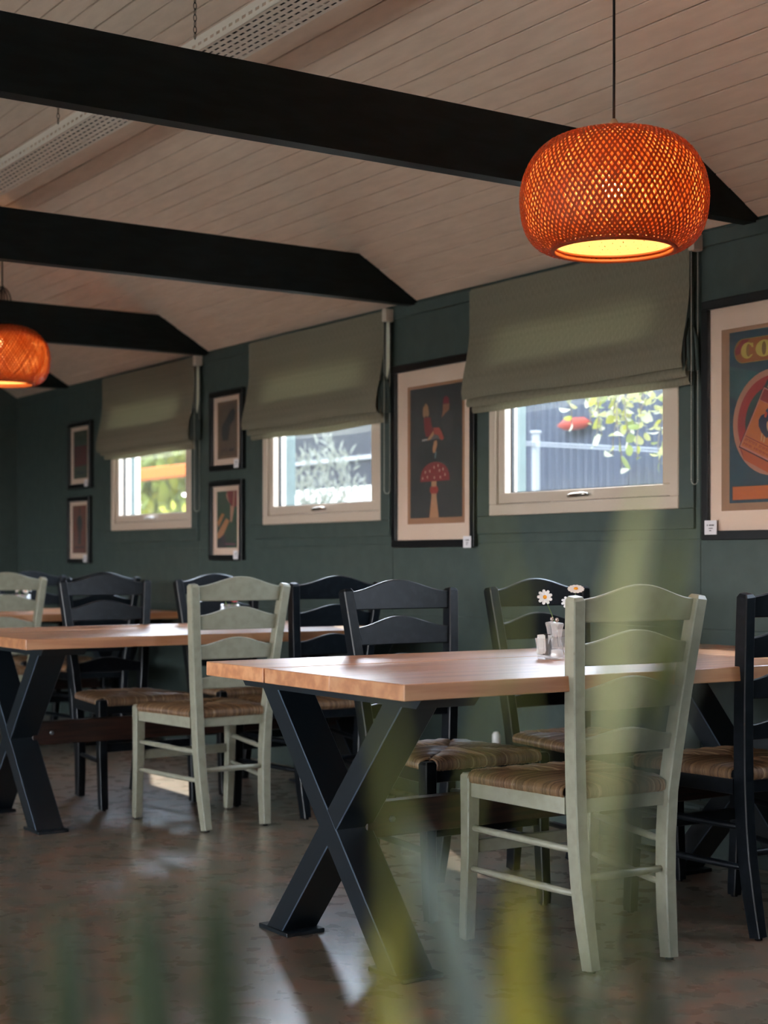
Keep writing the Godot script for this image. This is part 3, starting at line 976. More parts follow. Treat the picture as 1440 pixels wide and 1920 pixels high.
	picture(-9.846, -9.464, 1.036, 1.474, 0.03, Rect2(-9.770, 1.102, 0.232, 0.315), im, "small framed brown picture with a dark oval shape, lowest beyond the last window", Vector2(-9.523, 1.066), Vector2(0.05, 0.046), 0.053, grp)

# =====================================================================
# outside the windows
# =====================================================================
func leaf_mesh(l: float, w: float, bend: float) -> ArrayMesh:   # grows along +y, faces +z
	var st := begin(true)
	var n := 5
	var rows := []
	for i in n + 1:
		var t := float(i) / n
		var half := w * 0.5 * pow(sin(PI * clampf(t * 0.94 + 0.04, 0, 1)), 0.75)
		var z := -bend * t * t * l
		rows.append([Vector3(-half, t * l, z + half * 0.25), Vector3(0, t * l, z), Vector3(half, t * l, z + half * 0.25)])
	for i in n:
		for k in 2:
			face(st, [rows[i][k], rows[i][k + 1], rows[i + 1][k + 1], rows[i + 1][k]], Vector3(0, 0, 1))
	return done(st)

func exterior() -> void:
	var st := begin()
	span(st, Vector3(-40, -0.35, -30), Vector3(20, -0.15, -0.16))
	span(st, Vector3(-40, -0.35, Z_BACK + 0.16), Vector3(20, -0.15, 30))
	structure("ground", done(st), M.ground, "pale gravel ground outside the windows", "ground")
	# corrugated fence, sheet by sheet
	var f := thing("corrugated_fence", "grey corrugated metal fence seen through the nearest window", "fence", Vector3(0, -0.15, -3.0))
	for k in 18:  # the run carries on out of view to screen the unseen windows
		var b := begin(true)
		var x0 := -10.2 + k * 0.83
		var n := 44
		for i in n:
			var xa := x0 + 0.83 * i / n
			var xb := x0 + 0.83 * (i + 1) / n
			var za := 0.011 * cos(TAU * (xa / 0.0755)) + 0.004 * (k % 2)
			var zb := 0.011 * cos(TAU * (xb / 0.0755)) + 0.004 * (k % 2)
			face(b, [Vector3(xa, 0, za), Vector3(xb, 0, zb), Vector3(xb, 2.45, zb), Vector3(xa, 2.45, za)], Vector3(0, 0, 1))
		part("metal_sheet", done(b), M.sheet, f)
	# white post with two wires
	st = begin()
	box(st, Vector3(-7.94, 0.87, -2.5), Vector3(0.042, 2.04, 0.042), 0.004)
	box(st, Vector3(-7.94, 1.9, -2.5), Vector3(0.056, 0.02, 0.056), 0.004)
	solo("garden_post", done(st), M.post, "white garden post in front of the corrugated fence", "post")
	st = begin()
	tube(st, Vector3(-9.6, 1.99, -2.47), Vector3(-5.2, 1.57, -2.47), 0.005, 6)
	tube(st, Vector3(-9.6, 1.972, -2.47), Vector3(-5.2, 1.552, -2.47), 0.005, 6)
	solo("garden_wire", done(st), M.post, "pair of white wires stretched along the corrugated fence", "wire")
	st = begin(true)
	lathe(st, [Vector2(0.001, 0.045), Vector2(0.1, 0.04), Vector2(0.18, 0.0), Vector2(0.1, -0.035), Vector2(0.001, -0.04)], 20)
	var od := solo("orange_float", done(st), M.orange, "flat orange-red oval object hung on the corrugated fence", "float")
	od.position = Vector3(-8.07, 1.985, -2.945)
	od.scale = Vector3(1.0, 1.0, 0.26)
	# vine hanging over the right half of the nearest window
	var vine := thing("climbing_vine", "leafy yellow-green vine hanging outside the nearest window", "vine", Vector3(-5.85, 0, -1.1))
	var lm := [leaf_mesh(0.075, 0.058, 0.25), leaf_mesh(0.06, 0.05, 0.5), leaf_mesh(0.085, 0.06, -0.2), leaf_mesh(0.05, 0.036, 0.3)]
	var stems := begin(true)
	rng.seed = 11
	for s in 26:
		var fs := s / 25.0
		var x := -0.12 + 0.95 * fs + rng.randf_range(-0.04, 0.04)
		var ylow := lerpf(1.78, 1.36, clampf(fs * 1.5, 0.0, 1.0)) + rng.randf_range(0.0, 0.2)
		var z := rng.randf_range(-0.22, 0.22)
		var pts := []
		for k in 7:
			pts.append(Vector3(x + 0.03 * sin(k * 1.3 + s), lerpf(2.06, ylow, k / 6.0), z + 0.03 * cos(k * 1.1 + s)))
		sweep(stems, pts, circle(0.003, 5), Vector3(0, 0, 1))
		for k in 11:
			var t := k / 10.0
			var p: Vector3 = pts[mini(int(t * 6), 6)].lerp(pts[mini(int(t * 6) + 1, 6)], fposmod(t * 6, 1.0))
			var o := part("leaf", lm[rng.randi() % 4], M.leaves[rng.randi() % 4], vine)
			o.position = p
			o.rotation = Vector3(rng.randf_range(1.6, 3.6), rng.randf_range(-PI, PI), rng.randf_range(-1.0, 1.0))
			o.scale = Vector3.ONE * rng.randf_range(0.55, 0.95)
	sweep(stems, [Vector3(0.86, -0.15, 0), Vector3(0.9, 1.0, 0.03), Vector3(0.84, 1.7, 0), Vector3(0.6, 2.06, 0), Vector3(-0.15, 2.08, 0)], circle(0.012, 6), Vector3(0, 0, 1))
	part("stem", done(stems), M.bark, vine)
	rng.seed = 41
	var mm := MultiMesh.new()
	mm.transform_format = MultiMesh.TRANSFORM_3D
	mm.mesh = lm[3]
	mm.instance_count = 520
	for k in 520:
		var fx := pow(rng.randf(), 0.6)
		var yb := lerpf(1.85, 1.32, fx)
		var b := Basis.from_euler(Vector3(rng.randf_range(1.6, 3.6), rng.randf_range(-PI, PI), rng.randf_range(-1.0, 1.0))).scaled(Vector3.ONE * rng.randf_range(0.6, 1.0))
		mm.set_instance_transform(k, Transform3D(b, Vector3(lerpf(0.0, 0.9, fx), lerpf(yb, 2.1, pow(rng.randf(), 0.8)), rng.randf_range(-0.3, 0.1))))
	var fol := MultiMeshInstance3D.new()
	fol.name = "foliage"
	fol.multimesh = mm
	fol.material_override = M.leaves[2]
	fol.set_meta("kind", "stuff")
	vine.add_child(fol)
	# middle window: dark shed with pale roof lines and a low wall, a wispy bush and a branch
	st = begin()
	span(st, Vector3(-16.5, -0.15, -7.6), Vector3(-10.35, 2.7, -5.2), 0.01)
	var shed := thing("garden_shed", "dark grey garden shed with a pale rail behind the bushes", "shed")
	part("wall", done(st), M.shed, shed)
	st = begin()
	span(st, Vector3(-16.6, 2.7, -7.7), Vector3(-10.25, 2.8, -5.1), 0.01)
	part("roof", done(st), M.post, shed)
	st = begin()
	span(st, Vector3(-16.5, 2.16, -5.2), Vector3(-12.6, 2.2, -5.15), 0.004)
	part("rail", done(st), M.post, shed)
	st = begin()
	span(st, Vector3(-13.6, -0.15, -3.65), Vector3(-10.3, 1.72, -3.5), 0.01)
	solo("garden_wall", done(st), M.ground, "pale garden wall standing behind the bushes of the middle window", "wall")
	bush("wispy_bush", "wispy pale grey bush outside the middle window", Vector3(-10.8, -0.15, -2.6), Vector3(0.5, 0.72, 0.3), 1.5, 1100, [M.silver_leaf], leaf_mesh(0.09, 0.018, 0.2), 21)
	var br := thing("garden_branch", "bare-stemmed shrub with yellow leaves outside the middle window", "shrub", Vector3(-8.72, -0.15, -2.0))
	var bs := begin(true)
	sweep(bs, [Vector3(-0.12, 0, 0), Vector3(-0.1, 0.9, 0), Vector3(0.0, 1.55, 0.02), Vector3(0.06, 1.8, 0), Vector3(-0.06, 2.02, 0), Vector3(-0.3, 2.35, 0.05)], circle(0.012, 6), Vector3(0, 0, 1), [Vector2(1.4, 1.4), Vector2(1.2, 1.2), Vector2(1, 1), Vector2(1, 1), Vector2(0.8, 0.8), Vector2(0.4, 0.4)])
	sweep(bs, [Vector3(0.02, 1.7, 0), Vector3(0.22, 1.78, 0.05), Vector3(0.4, 1.95, 0.1)], circle(0.008, 6), Vector3(0, 0, 1))
	sweep(bs, [Vector3(0.05, 1.8, 0), Vector3(0.12, 2.0, -0.05), Vector3(0.08, 2.3, -0.1)], circle(0.006, 6), Vector3(0, 0, 1))
	part("stem", done(bs), M.bark, br)
	rng.seed = 23
	for k in 90:
		var o := part("leaf", lm[k % 4], M.leaves[[0, 2, 3, 3][k % 4]], br)
		var q := rng.randf()
		o.position = Vector3(-0.05 + 0.5 * q * rng.randf_range(-0.7, 1.1), 1.62 + 0.75 * q + rng.randf_range(-0.06, 0.06), rng.randf_range(-0.15, 0.15))
		o.rotation = Vector3(rng.randf_range(0, 3), rng.randf_range(-PI, PI), rng.randf_range(-1, 1))
		o.scale = Vector3.ONE * rng.randf_range(0.7, 1.3)
	# farthest window: an orange beam among green shrubs
	st = begin()
	span(st, Vector3(-20, 2.03, -4.1), Vector3(-13.9, 2.17, -3.95), 0.01)
	var pg := thing("garden_pergola", "orange timber pergola beam among the shrubs outside the farthest window", "pergola")
	part("beam", done(st), M.terracotta, pg)
	for k in 2:
		st = begin()
		span(st, Vector3(-19.9 + 5.8 * k, -0.15, -4.1), Vector3(-19.75 + 5.8 * k, 2.03, -3.95), 0.01)
		part("post", done(st), M.terracotta, pg)
	bush("green_shrub", "broad green shrub under the orange pergola beam", Vector3(-16.4, -0.15, -3.2), Vector3(1.5, 0.75, 0.5), 1.15, 1300, [M.dark_leaf], leaf_mesh(0.12, 0.06, 0.3), 31)
	bush("yellow_shrub", "sunlit yellow-green shrub close outside the farthest window", Vector3(-13.35, -0.15, -2.5), Vector3(0.42, 0.6, 0.35), 1.1, 420, [M.leaves[0]], leaf_mesh(0.10, 0.05, 0.3), 33)
	bush("dark_hedge", "tall dark green hedge behind the orange pergola beam", Vector3(-22.0, -0.15, -7.5), Vector3(5.0, 2.2, 0.9), 2.0, 5200, [M.dark_leaf], leaf_mesh(0.26, 0.14, 0.3), 35)

func bush(called: String, label: String, at: Vector3, r: Vector3, mid: float, n: int, mats: Array, leaf: ArrayMesh, sd: int) -> void:
	var t := thing(called, label, "shrub" if called != "dark_hedge" else "hedge", at)
	rng.seed = sd
	var mm := MultiMesh.new()
	mm.transform_format = MultiMesh.TRANSFORM_3D
	mm.mesh = leaf
	mm.instance_count = n
	for k in n:
		var d := Vector3(rng.randfn(), rng.randfn(), rng.randfn()).normalized() * pow(rng.randf(), 0.4)
		var b := Basis.from_euler(Vector3(rng.randf_range(-1.2, 1.2), rng.randf_range(-PI, PI), rng.randf_range(-0.8, 0.8))).scaled(Vector3.ONE * rng.randf_range(0.7, 1.3))
		mm.set_instance_transform(k, Transform3D(b, d * r + Vector3(0, mid, 0)))
	var o := MultiMeshInstance3D.new()
	o.name = "foliage"
	o.multimesh = mm
	o.material_override = mats[0]
	o.set_meta("kind", "stuff")
	t.add_child(o)
	var st := begin(true)
	for k in 5:
		var a := k * 1.3
		sweep(st, [Vector3(0, 0, 0), Vector3(cos(a) * r.x * 0.2, mid * 0.5, sin(a) * r.z * 0.2), Vector3(cos(a) * r.x * 0.5, mid + r.y * 0.4, sin(a) * r.z * 0.5)], circle(0.018, 6), Vector3(0.3, 0, 1), [Vector2(1, 1), Vector2(0.8, 0.8), Vector2(0.3, 0.3)])
	part("stem", done(st), M.bark, t)

# =====================================================================
# tables
# =====================================================================
func tables() -> void:
	var t := thing("dining_table", "nearest long oak table with dark steel cross legs, mills and daisies on it", "table", Vector3(-3.498, 0, 1.005), 0.0, "oak tables with steel cross legs")
	t.set_meta("base", "dining_table")
	var w := 1.016
	var len_ := 1.885
	for k in 3:
		var st := begin()
		var bw := w / 3.0
		box(st, Vector3(-w / 2 + bw * (k + 0.5), 0.74 - 0.0006 * (k % 2), 0.0), Vector3(bw - 0.005, 0.04, len_ - 0.005 * (k % 2)), 0.002)
		part("table_plank", done(st), M.oak[k], t)
	for s: float in [-1.0, 1.0]:
		var zc: float = s * (len_ / 2.0 - 0.175)
		var st := begin()
		var e := begin()
		# plate under the top with sloping ends
		_extrude_z(st, [Vector2(-0.457, 0.719), Vector2(0.457, 0.719), Vector2(0.43, 0.692), Vector2(-0.43, 0.692)], zc - 0.088, zc + 0.088)
		part("top_plate", done(st), M.steel, t)
		for d: float in [-1.0, 1.0]:
			st = begin()
			e = begin()
			var dz: float = 0.0004 * d
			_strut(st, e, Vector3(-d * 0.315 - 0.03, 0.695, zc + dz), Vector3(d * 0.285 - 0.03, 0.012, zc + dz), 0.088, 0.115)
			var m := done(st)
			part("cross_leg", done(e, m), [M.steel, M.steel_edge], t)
			st = begin()
			box(st, Vector3(d * 0.287 - 0.03, 0.006, zc), Vector3(0.16, 0.012, 0.125), 0.002)
			part("foot_plate", done(st), M.steel, t)
	var st2 := begin()
	box(st2, Vector3(0, 0.352, 0), Vector3(0.045, 0.095, len_ - 0.42), 0.003)
	part("stretcher_beam", done(st2), M.dark_oak, t)
	for s: float in [-1.0, 1.0]:
		for d: float in [-1.0, 1.0]:
			st2 = begin(true)
			var zb: float = s * (len_ / 2.0 - 0.29)
			sweep(st2, [Vector3(d * 0.022, 0.352, zb), Vector3(d * 0.03, 0.352, zb)], circle(0.009, 6))
			part("bolt", done(st2), M.bolt, t)
	dup(t, Vector3(-6.0, 0, 0.985), 0.0, "second long oak table from the right, pink flowers in a glass on it")
	dup(t, Vector3(-8.55, 0, 0.985), 0.0, "farthest long oak table, mostly hidden by the chairs in front")

func _extrude_z(st: SurfaceTool, p: Array, z0: float, z1: float) -> void:
	var c := Vector2.ZERO
	for q in p:
		c += q / p.size()
	for s in [z0, z1]:
		var f := []
		for q in p:
			f.append(Vector3(q.x, q.y, s))
		face(st, f, Vector3(0, 0, 1.0 if s == z1 else -1.0))
	for i in p.size():
		var a: Vector2 = p[i]
		var b: Vector2 = p[(i + 1) % p.size()]
		var n := (a + b) / 2.0 - c
		face(st, [Vector3(a.x, a.y, z0), Vector3(a.x, a.y, z1), Vector3(b.x, b.y, z1), Vector3(b.x, b.y, z0)], Vector3(n.x, n.y, 0))

# steel box section from a to b, cut level at both ends; hw: level width along x, dz: depth
func _strut(st: SurfaceTool, e: SurfaceTool, a: Vector3, b: Vector3, hw: float, dz: float) -> void:
	var c := 0.003
	var prof := [Vector2(-hw / 2 + c, -dz / 2), Vector2(hw / 2 - c, -dz / 2), Vector2(hw / 2, -dz / 2 + c), Vector2(hw / 2, dz / 2 - c), Vector2(hw / 2 - c, dz / 2), Vector2(-hw / 2 + c, dz / 2), Vector2(-hw / 2, dz / 2 - c), Vector2(-hw / 2, -dz / 2 + c)]
	var mid := (a + b) / 2.0
	for k in 8:
		var p: Vector2 = prof[k]
		var q: Vector2 = prof[(k + 1) % 8]
		var f := [a + Vector3(p.x, 0, p.y), a + Vector3(q.x, 0, q.y), b + Vector3(q.x, 0, q.y), b + Vector3(p.x, 0, p.y)]
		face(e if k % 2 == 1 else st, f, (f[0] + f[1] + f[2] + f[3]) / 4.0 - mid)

# =====================================================================
# chairs
# =====================================================================
func rush_mesh(sd: int) -> ArrayMesh:
	rng.seed = sd
	var st := begin(true)
	var c := Vector2(0, -0.205)
	# corners (x, z) of the woven trapezoid: front left, front right, back right, back left
	var q := [Vector2(-0.226, -0.412), Vector2(0.226, -0.412), Vector2(0.166, 0.004), Vector2(-0.166, 0.004)]
	var trims := [0.024, 0.026, 0.026, 0.024]
	for e in 4:
		var a: Vector2 = q[e]
		var b: Vector2 = q[(e + 1) % 4]
		var ed := (b - a)
		var n := int(ed.length() / 0.0062)
		var out := Vector2(ed.y, -ed.x).normalized()
		if out.dot((a + b) / 2.0 - c) < 0:
			out = -out
		var tr: float = 0.03 / ed.length()
		for k in n:
			var t := lerpf(tr, 1.0 - tr, (k + 0.5) / n)
			var s := a.lerp(b, t)
			var end := a.lerp(c, 2 * t) if t < 0.5 else b.lerp(c, 2 * (1 - t))
			var depth := minf(2 * t, 2 * (1 - t))
			var j := rng.randf_range(-0.0012, 0.0012)
			var y := 0.4715 + j + 0.0015 * sin(t * 40.0)
			var path := []
			var p2 := [[s - out * 0.03, 0.438], [s - out * 0.004, 0.440 + j], [s + out * 0.007, 0.447], [s + out * 0.008, 0.457], [s + out * 0.003, 0.467 + j], [s - out * 0.010, y]]
			for z in p2:
				path.append(Vector3(z[0].x, z[1], z[0].y))
			var inner := s - out * 0.010
			for m in 4:
				var f := (m + 1) / 4.0
				var p := inner.lerp(end, f)
				path.append(Vector3(p.x, y + 0.007 * depth * f + 0.003 * sin(f * PI) * depth - (0.005 if m == 3 else 0.0), p.y))
			var along := Vector3(ed.x, 0, ed.y).normalized()
			var w: float = ed.length() * (1 - 2 * tr) / n * 0.5
			var tone := rng.randf()
			var col := Color(0.13, 0.07, 0.035).lerp(Color(0.29, 0.165, 0.083), tone)
			if rng.randf() < 0.06:
				col = Color(0.34, 0.23, 0.13)
			st.set_color(col)
			var rows := []
			for i in path.size():
				var f := frame_at(path, i, along)
				var nrm := f.x if f.x.dot(path[i] - Vector3(c.x, 0.40, c.y)) > 0 else -f.x
				var h := 0.0032
				rows.append([path[i] - along * w - nrm * 0.001, path[i] - along * w * 0.5 + nrm * h * 0.75, path[i] + nrm * h, path[i] + along * w * 0.5 + nrm * h * 0.75, path[i] + along * w - nrm * 0.001, nrm])
			for i in path.size() - 1:
				for m in 4:
					face(st, [rows[i][m], rows[i][m + 1], rows[i + 1][m + 1], rows[i + 1][m]], rows[i][5] + rows[i + 1][5])
	return done(st)

func back_x(y: float) -> float:   # half distance between the rear posts
	return 0.1305 + (0.055 * y if y < 0.45 else 0.0248 + 0.098 * (y - 0.45))

func back_z(y: float) -> float:
	if y < 0.3:
		return 0.034 * pow((0.3 - y) / 0.3, 1.5)
	return 0.0 if y < 0.42 else 0.062 * pow((y - 0.42) / 0.54, 1.25)

func make_chair(called: String, label: String, paint: Array, rush: ArrayMesh, at: Vector3, turn: float, group: String) -> Node3D:
	var t := thing(called, label, "chair", at, turn, group)
	t.set_meta("base", called)
	var prof := rect(0.036, 0.046, 0.0032)
	var odd := [1, 3, 5, 7]
	for s: float in [-1.0, 1.0]:
		var pts := []
		var sc := []
		for y in [0.006, 0.03, 0.12, 0.22, 0.32, 0.44, 0.56, 0.68, 0.80, 0.9, 0.952, 0.961]:
			pts.append(Vector3(s * back_x(y), y, back_z(y)))
			var k := 1.0 if y > 0.1 else 0.90
			if y > 0.96:
				k = 0.72
			sc.append(Vector2(k, k * (1.0 if y < 0.5 else lerpf(1.0, 0.86, (y - 0.5) / 0.46))))
		var st := begin()
		var e := begin()
		sweep(st, pts, prof, Vector3(0, 0, 1), sc, true, e, odd)
		part("rear_post", done(e, done(st)), paint, t)
		# front leg
		pts = []
		sc = []
		for g in [[0.006, 0.211, -0.412, 0.86], [0.03, 0.2115, -0.411, 0.92], [0.12, 0.212, -0.405, 0.95], [0.24, 0.212, -0.398, 1.0], [0.36, 0.212, -0.396, 1.08], [0.43, 0.212, -0.396, 1.12], [0.458, 0.212, -0.396, 1.12], [0.466, 0.212, -0.396, 0.85]]:
			pts.append(Vector3(s * g[1], g[0], g[2]))
			sc.append(Vector2(g[3], g[3]))
		st = begin()
		e = begin()
		sweep(st, pts, rect(0.037, 0.037, 0.0032), Vector3(0, 0, 1), sc, true, e, odd)
		part("front_leg", done(e, done(st)), paint, t)
		# side apron
		st = begin()
		e = begin()
		sweep(st, [Vector3(s * 0.165, 0.421, -0.022), Vector3(s * 0.213, 0.424, -0.38)], rect(0.020, 0.044, 0.002), Vector3.UP, [], true, e, odd)
		part("side_rail", done(e, done(st)), paint, t)
		for y in [0.31, 0.197]:
			st = begin(true)
			var a := Vector3(s * back_x(y), y - 0.004, back_z(y) - 0.012)
			var b := Vector3(s * 0.212, y + 0.006, -0.385)
			sweep(st, [a, a.lerp(b, 0.15), a.lerp(b, 0.5), a.lerp(b, 0.85), b], circle(0.0095, 10), Vector3.UP, [Vector2(0.8, 0.8), Vector2(1, 1), Vector2(1.08, 1.08), Vector2(1, 1), Vector2(0.8, 0.8)])
			part("side_rung", done(st), paint[0], t)
		# glides under the feet
		st = begin(true)
		sweep(st, [Vector3(s * back_x(0), 0, back_z(0)), Vector3(s * back_x(0), 0.008, back_z(0))], circle(0.011, 10), Vector3(0, 0, 1))
		sweep(st, [Vector3(s * 0.211, 0, -0.412), Vector3(s * 0.211, 0.008, -0.412)], circle(0.011, 10), Vector3(0, 0, 1))
		part("glide", done(st), M.dark_metal, t)
	# front and rear aprons, front stretcher board, rear rung
	var st := begin()
	var e := begin()
	box(st, Vector3(0, 0.421, -0.396), Vector3(0.40, 0.036, 0.018), 0.002, Basis(), e)
	part("front_rail", done(e, done(st)), paint, t)
	st = begin()
	e = begin()
	box(st, Vector3(0, 0.421, -0.004), Vector3(0.30, 0.036, 0.018), 0.002, Basis(), e)
	part("rear_rail", done(e, done(st)), paint, t)
	st = begin()
	e = begin()
	box(st, Vector3(0, 0.262, -0.397), Vector3(0.40, 0.036, 0.015), 0.002, Basis(), e)
	part("front_stretcher", done(e, done(st)), paint, t)
	st = begin(true)
	sweep(st, [Vector3(-0.14, 0.235, 0.004), Vector3(-0.06, 0.235, 0.004), Vector3(0.06, 0.235, 0.004), Vector3(0.14, 0.235, 0.004)], circle(0.0105, 10), Vector3.UP, [Vector2(0.8, 0.8), Vector2(1.05, 1.05), Vector2(1.05, 1.05), Vector2(0.8, 0.8)])
	part("rear_rung", done(st), paint[0], t)
	# ladder slats with arched tops
	for g in [[0.895, 0.058, 0.096], [0.783, 0.056, 0.091], [0.668, 0.054, 0.086], [0.553, 0.042, 0.066]]:
		st = begin()
		e = begin()
		_slat(st, e, g[0], g[1], g[2])
		part("back_slat", done(e, done(st)), paint, t)
	part("rush_seat", rush, M.rush, t)
	return t

func _slat(st: SurfaceTool, e: SurfaceTool, y0: float, h0: float, h1: float) -> void:
	var n := 18
	var th := 0.015
	var rows := []
	for i in n + 1:
		var u := 2.0 * i / n - 1.0
		var top := y0 + h0 + (h1 - h0) * (0.5 + 0.5 * cos(PI * clampf(absf(u) * 0.98, 0, 1)))
		var x := u * (back_x(y0 + h0 / 2) - 0.012)
		var bow := 0.012 * (1 - u * u)
		var za := back_z(y0) + bow - 0.004
		var zb := back_z(top) + bow - 0.004
		var c := 0.003
		rows.append([Vector3(x, y0, za - th / 2 + c), Vector3(x, y0, za + th / 2 - c), Vector3(x, y0 + c, za + th / 2), Vector3(x, top - c, zb + th / 2), Vector3(x, top, zb + th / 2 - c), Vector3(x, top, zb - th / 2 + c), Vector3(x, top - c, zb - th / 2), Vector3(x, y0 + c, za - th / 2)])
	for i in n:
		var mid := Vector3.ZERO
		for k in 8:
			mid += rows[i][k] / 8.0
		for k in 8:
			var k2 := (k + 1) % 8
			var f := [rows[i][k], rows[i][k2], rows[i + 1][k2], rows[i + 1][k]]
			face(e if k == 4 or k == 3 or k == 5 else st, f, (f[0] + f[1] + f[2] + f[3]) / 4.0 - mid - Vector3(f[0].x * 0.5 + f[3].x * 0.5 - mid.x, 0, 0))
	face(st, rows[0], Vector3(-1, 0, 0))
	face(st, rows[n], Vector3(1, 0, 0))

func chairs() -> void:
	var rush := rush_mesh(71)
	var L := PI / 2     # faces -x: back towards the camera
	var R := -PI / 2    # faces +x
	var gp := "pale sage ladder-back chairs"
	var gd := "dark navy ladder-back chairs"
	var pale := make_chair("dining_chair", "pale sage ladder-back chair with rush seat, nearest, behind the blurred leaves", [M.pale, M.pale_edge], rush, Vector3(-3.016, 0, 1.239), L - 0.045, gp)
	dup(pale, Vector3(-5.405, 0, 1.115), L + 0.02, "pale sage ladder-back chair at the right side of the second table")
	dup(pale, Vector3(-7.985, 0, 1.12), L, "pale sage ladder-back chair at the photo's left side, by the farthest table")
	var dark := make_chair("dining_chair", "dark navy ladder-back chair cut by the photo's right side", [M.navy, M.navy_edge], rush, Vector3(-3.02, 0, 0.625), L - 0.04, gd)
	dup(dark, Vector3(-4.07, 0, 1.185), R, "dark navy chair facing the camera across the nearest table, left one")
	dup(dark, Vector3(-4.10, 0, 0.585), R, "dark navy chair facing the camera behind the daisies on the nearest table")
	dup(dark, Vector3(-5.44, 0, 0.645), L, "dark navy chair at the second table, right behind the pale chair")
	dup(dark, Vector3(-6.47, 0, 1.165), R, "dark navy chair facing the camera across the second table, left one")
	dup(dark, Vector3(-6.56, 0, 0.55), R, "dark navy chair facing the camera across the second table, nearer the wall")
	dup(dark, Vector3(-7.98, 0, 0.575), L, "dark navy chair at the farthest table, hidden behind another dark chair's slats")
	dup(dark, Vector3(-9.05, 0, 0.53), R, "dark navy chair on the far side of the farthest table, left of the photo")

# =====================================================================
# cable tray and lamps
# =====================================================================
func cable_tray() -> void:
	var t := thing("cable_tray", "pale slotted metal cable tray hung on chains under the ceiling", "cable tray")
	var z0 := 1.415
	var z1 := 1.586
	var y := 2.80
	# bottom: long strips between the slot rows, with bridges between the slots
	var st := begin()
	var rows := 6
	var slot_w := 0.010
	var pitch := (z1 - z0) / (rows + 0.35)
	var edges := [z0]
	for k in rows:
		var zc := z0 + pitch * (k + 0.7)
		edges.append(zc - slot_w / 2)
		edges.append(zc + slot_w / 2)
	edges.append(z1)
	var xa := X_FAR + 0.05
	var xb := -1.2
	for k in range(0, edges.size(), 2):
		span(st, Vector3(xa, y, edges[k]), Vector3(xb, y + 0.0016, edges[k + 1]))
	var step := 0.045
	for k in range(1, edges.size() - 1, 2):
		var x := xa
		while x < xb:
			span(st, Vector3(x, y, edges[k]), Vector3(x + 0.014, y + 0.0016, edges[k + 1]))
			x += step
	part("tray_base", done(st), M.tray, t)
	for k in 5:
		var cable := []
		for m in 40:
			cable.append(Vector3(lerpf(xa, xb, m / 39.0), y + 0.011, z0 + 0.022 + 0.030 * k + 0.012 * sin(m * 0.9 + k * 2.0)))
		part("cable", tube_mesh(cable, 0.0095, 7, Vector3.UP), M.cord, t)
	# near side flange with one row of slots
	st = begin()
	span(st, Vector3(xa, y, z1 - 0.0016), Vector3(xb, y + 0.018, z1))
	span(st, Vector3(xa, y + 0.028, z1 - 0.0016), Vector3(xb, y + 0.052, z1))
	var x2 := xa
	while x2 < xb:
		span(st, Vector3(x2, y + 0.018, z1 - 0.0016), Vector3(x2 + 0.02, y + 0.028, z1))
		x2 += step
	span(st, Vector3(xa, y, z0), Vector3(xb, y + 0.052, z0 + 0.0016))
	part("tray_side", done(st), M.tray, t)
	st = begin(true)
	lathe(st, [Vector2(0.0, 0.0), Vector2(0.012, 0.001), Vector2(0.014, 0.005), Vector2(0.0, 0.006)], 12, Vector3(-4.38, y - 0.006, 1.5))
	part("blank_disc", done(st), M.tray, t)
	# hanging chains
	for k in 5:
		var cx := -3.545 - 1.24 * k
		var yb := y + 0.045
		var ytop := EAVE + (z1 + 0.004) * ROOF_SLOPE
		var b := begin(true)
		var yy := yb
		var i := 0
		while yy < ytop:
			var pts := []
			for m in 9:
				var an := TAU * m / 8.0
				var o := Vector3(0.0055 * cos(an), 0.0125 * sin(an) + 0.011, 0)
				if i % 2:
					o = Vector3(0, o.y, o.x)
				pts.append(Vector3(cx, yy, z1 + 0.004) + o)
			sweep(b, pts, circle(0.0014, 5), Vector3(1, 0, 0) if i % 2 else Vector3(0, 0, 1), [], false)
			yy += 0.0205
			i += 1
		part("chain", done(b), M.dark_metal, t)

func shade_point(v: float) -> Vector2:   # v 0 bottom rim to 1 top
	var p := [Vector2(0.158, 0.0), Vector2(0.186, 0.002), Vector2(0.217, 0.024), Vector2(0.238, 0.062), Vector2(0.247, 0.11), Vector2(0.247, 0.155), Vector2(0.236, 0.202), Vector2(0.212, 0.246), Vector2(0.176, 0.279), Vector2(0.13, 0.297), Vector2(0.085, 0.303)]
	var f := v * (p.size() - 1)
	var i := clampi(int(f), 0, p.size() - 2)
	var a: Vector2 = p[maxi(i - 1, 0)]
	var d: Vector2 = p[mini(i + 2, p.size() - 1)]
	return p[i].cubic_interpolate(p[i + 1], a, d, f - i)

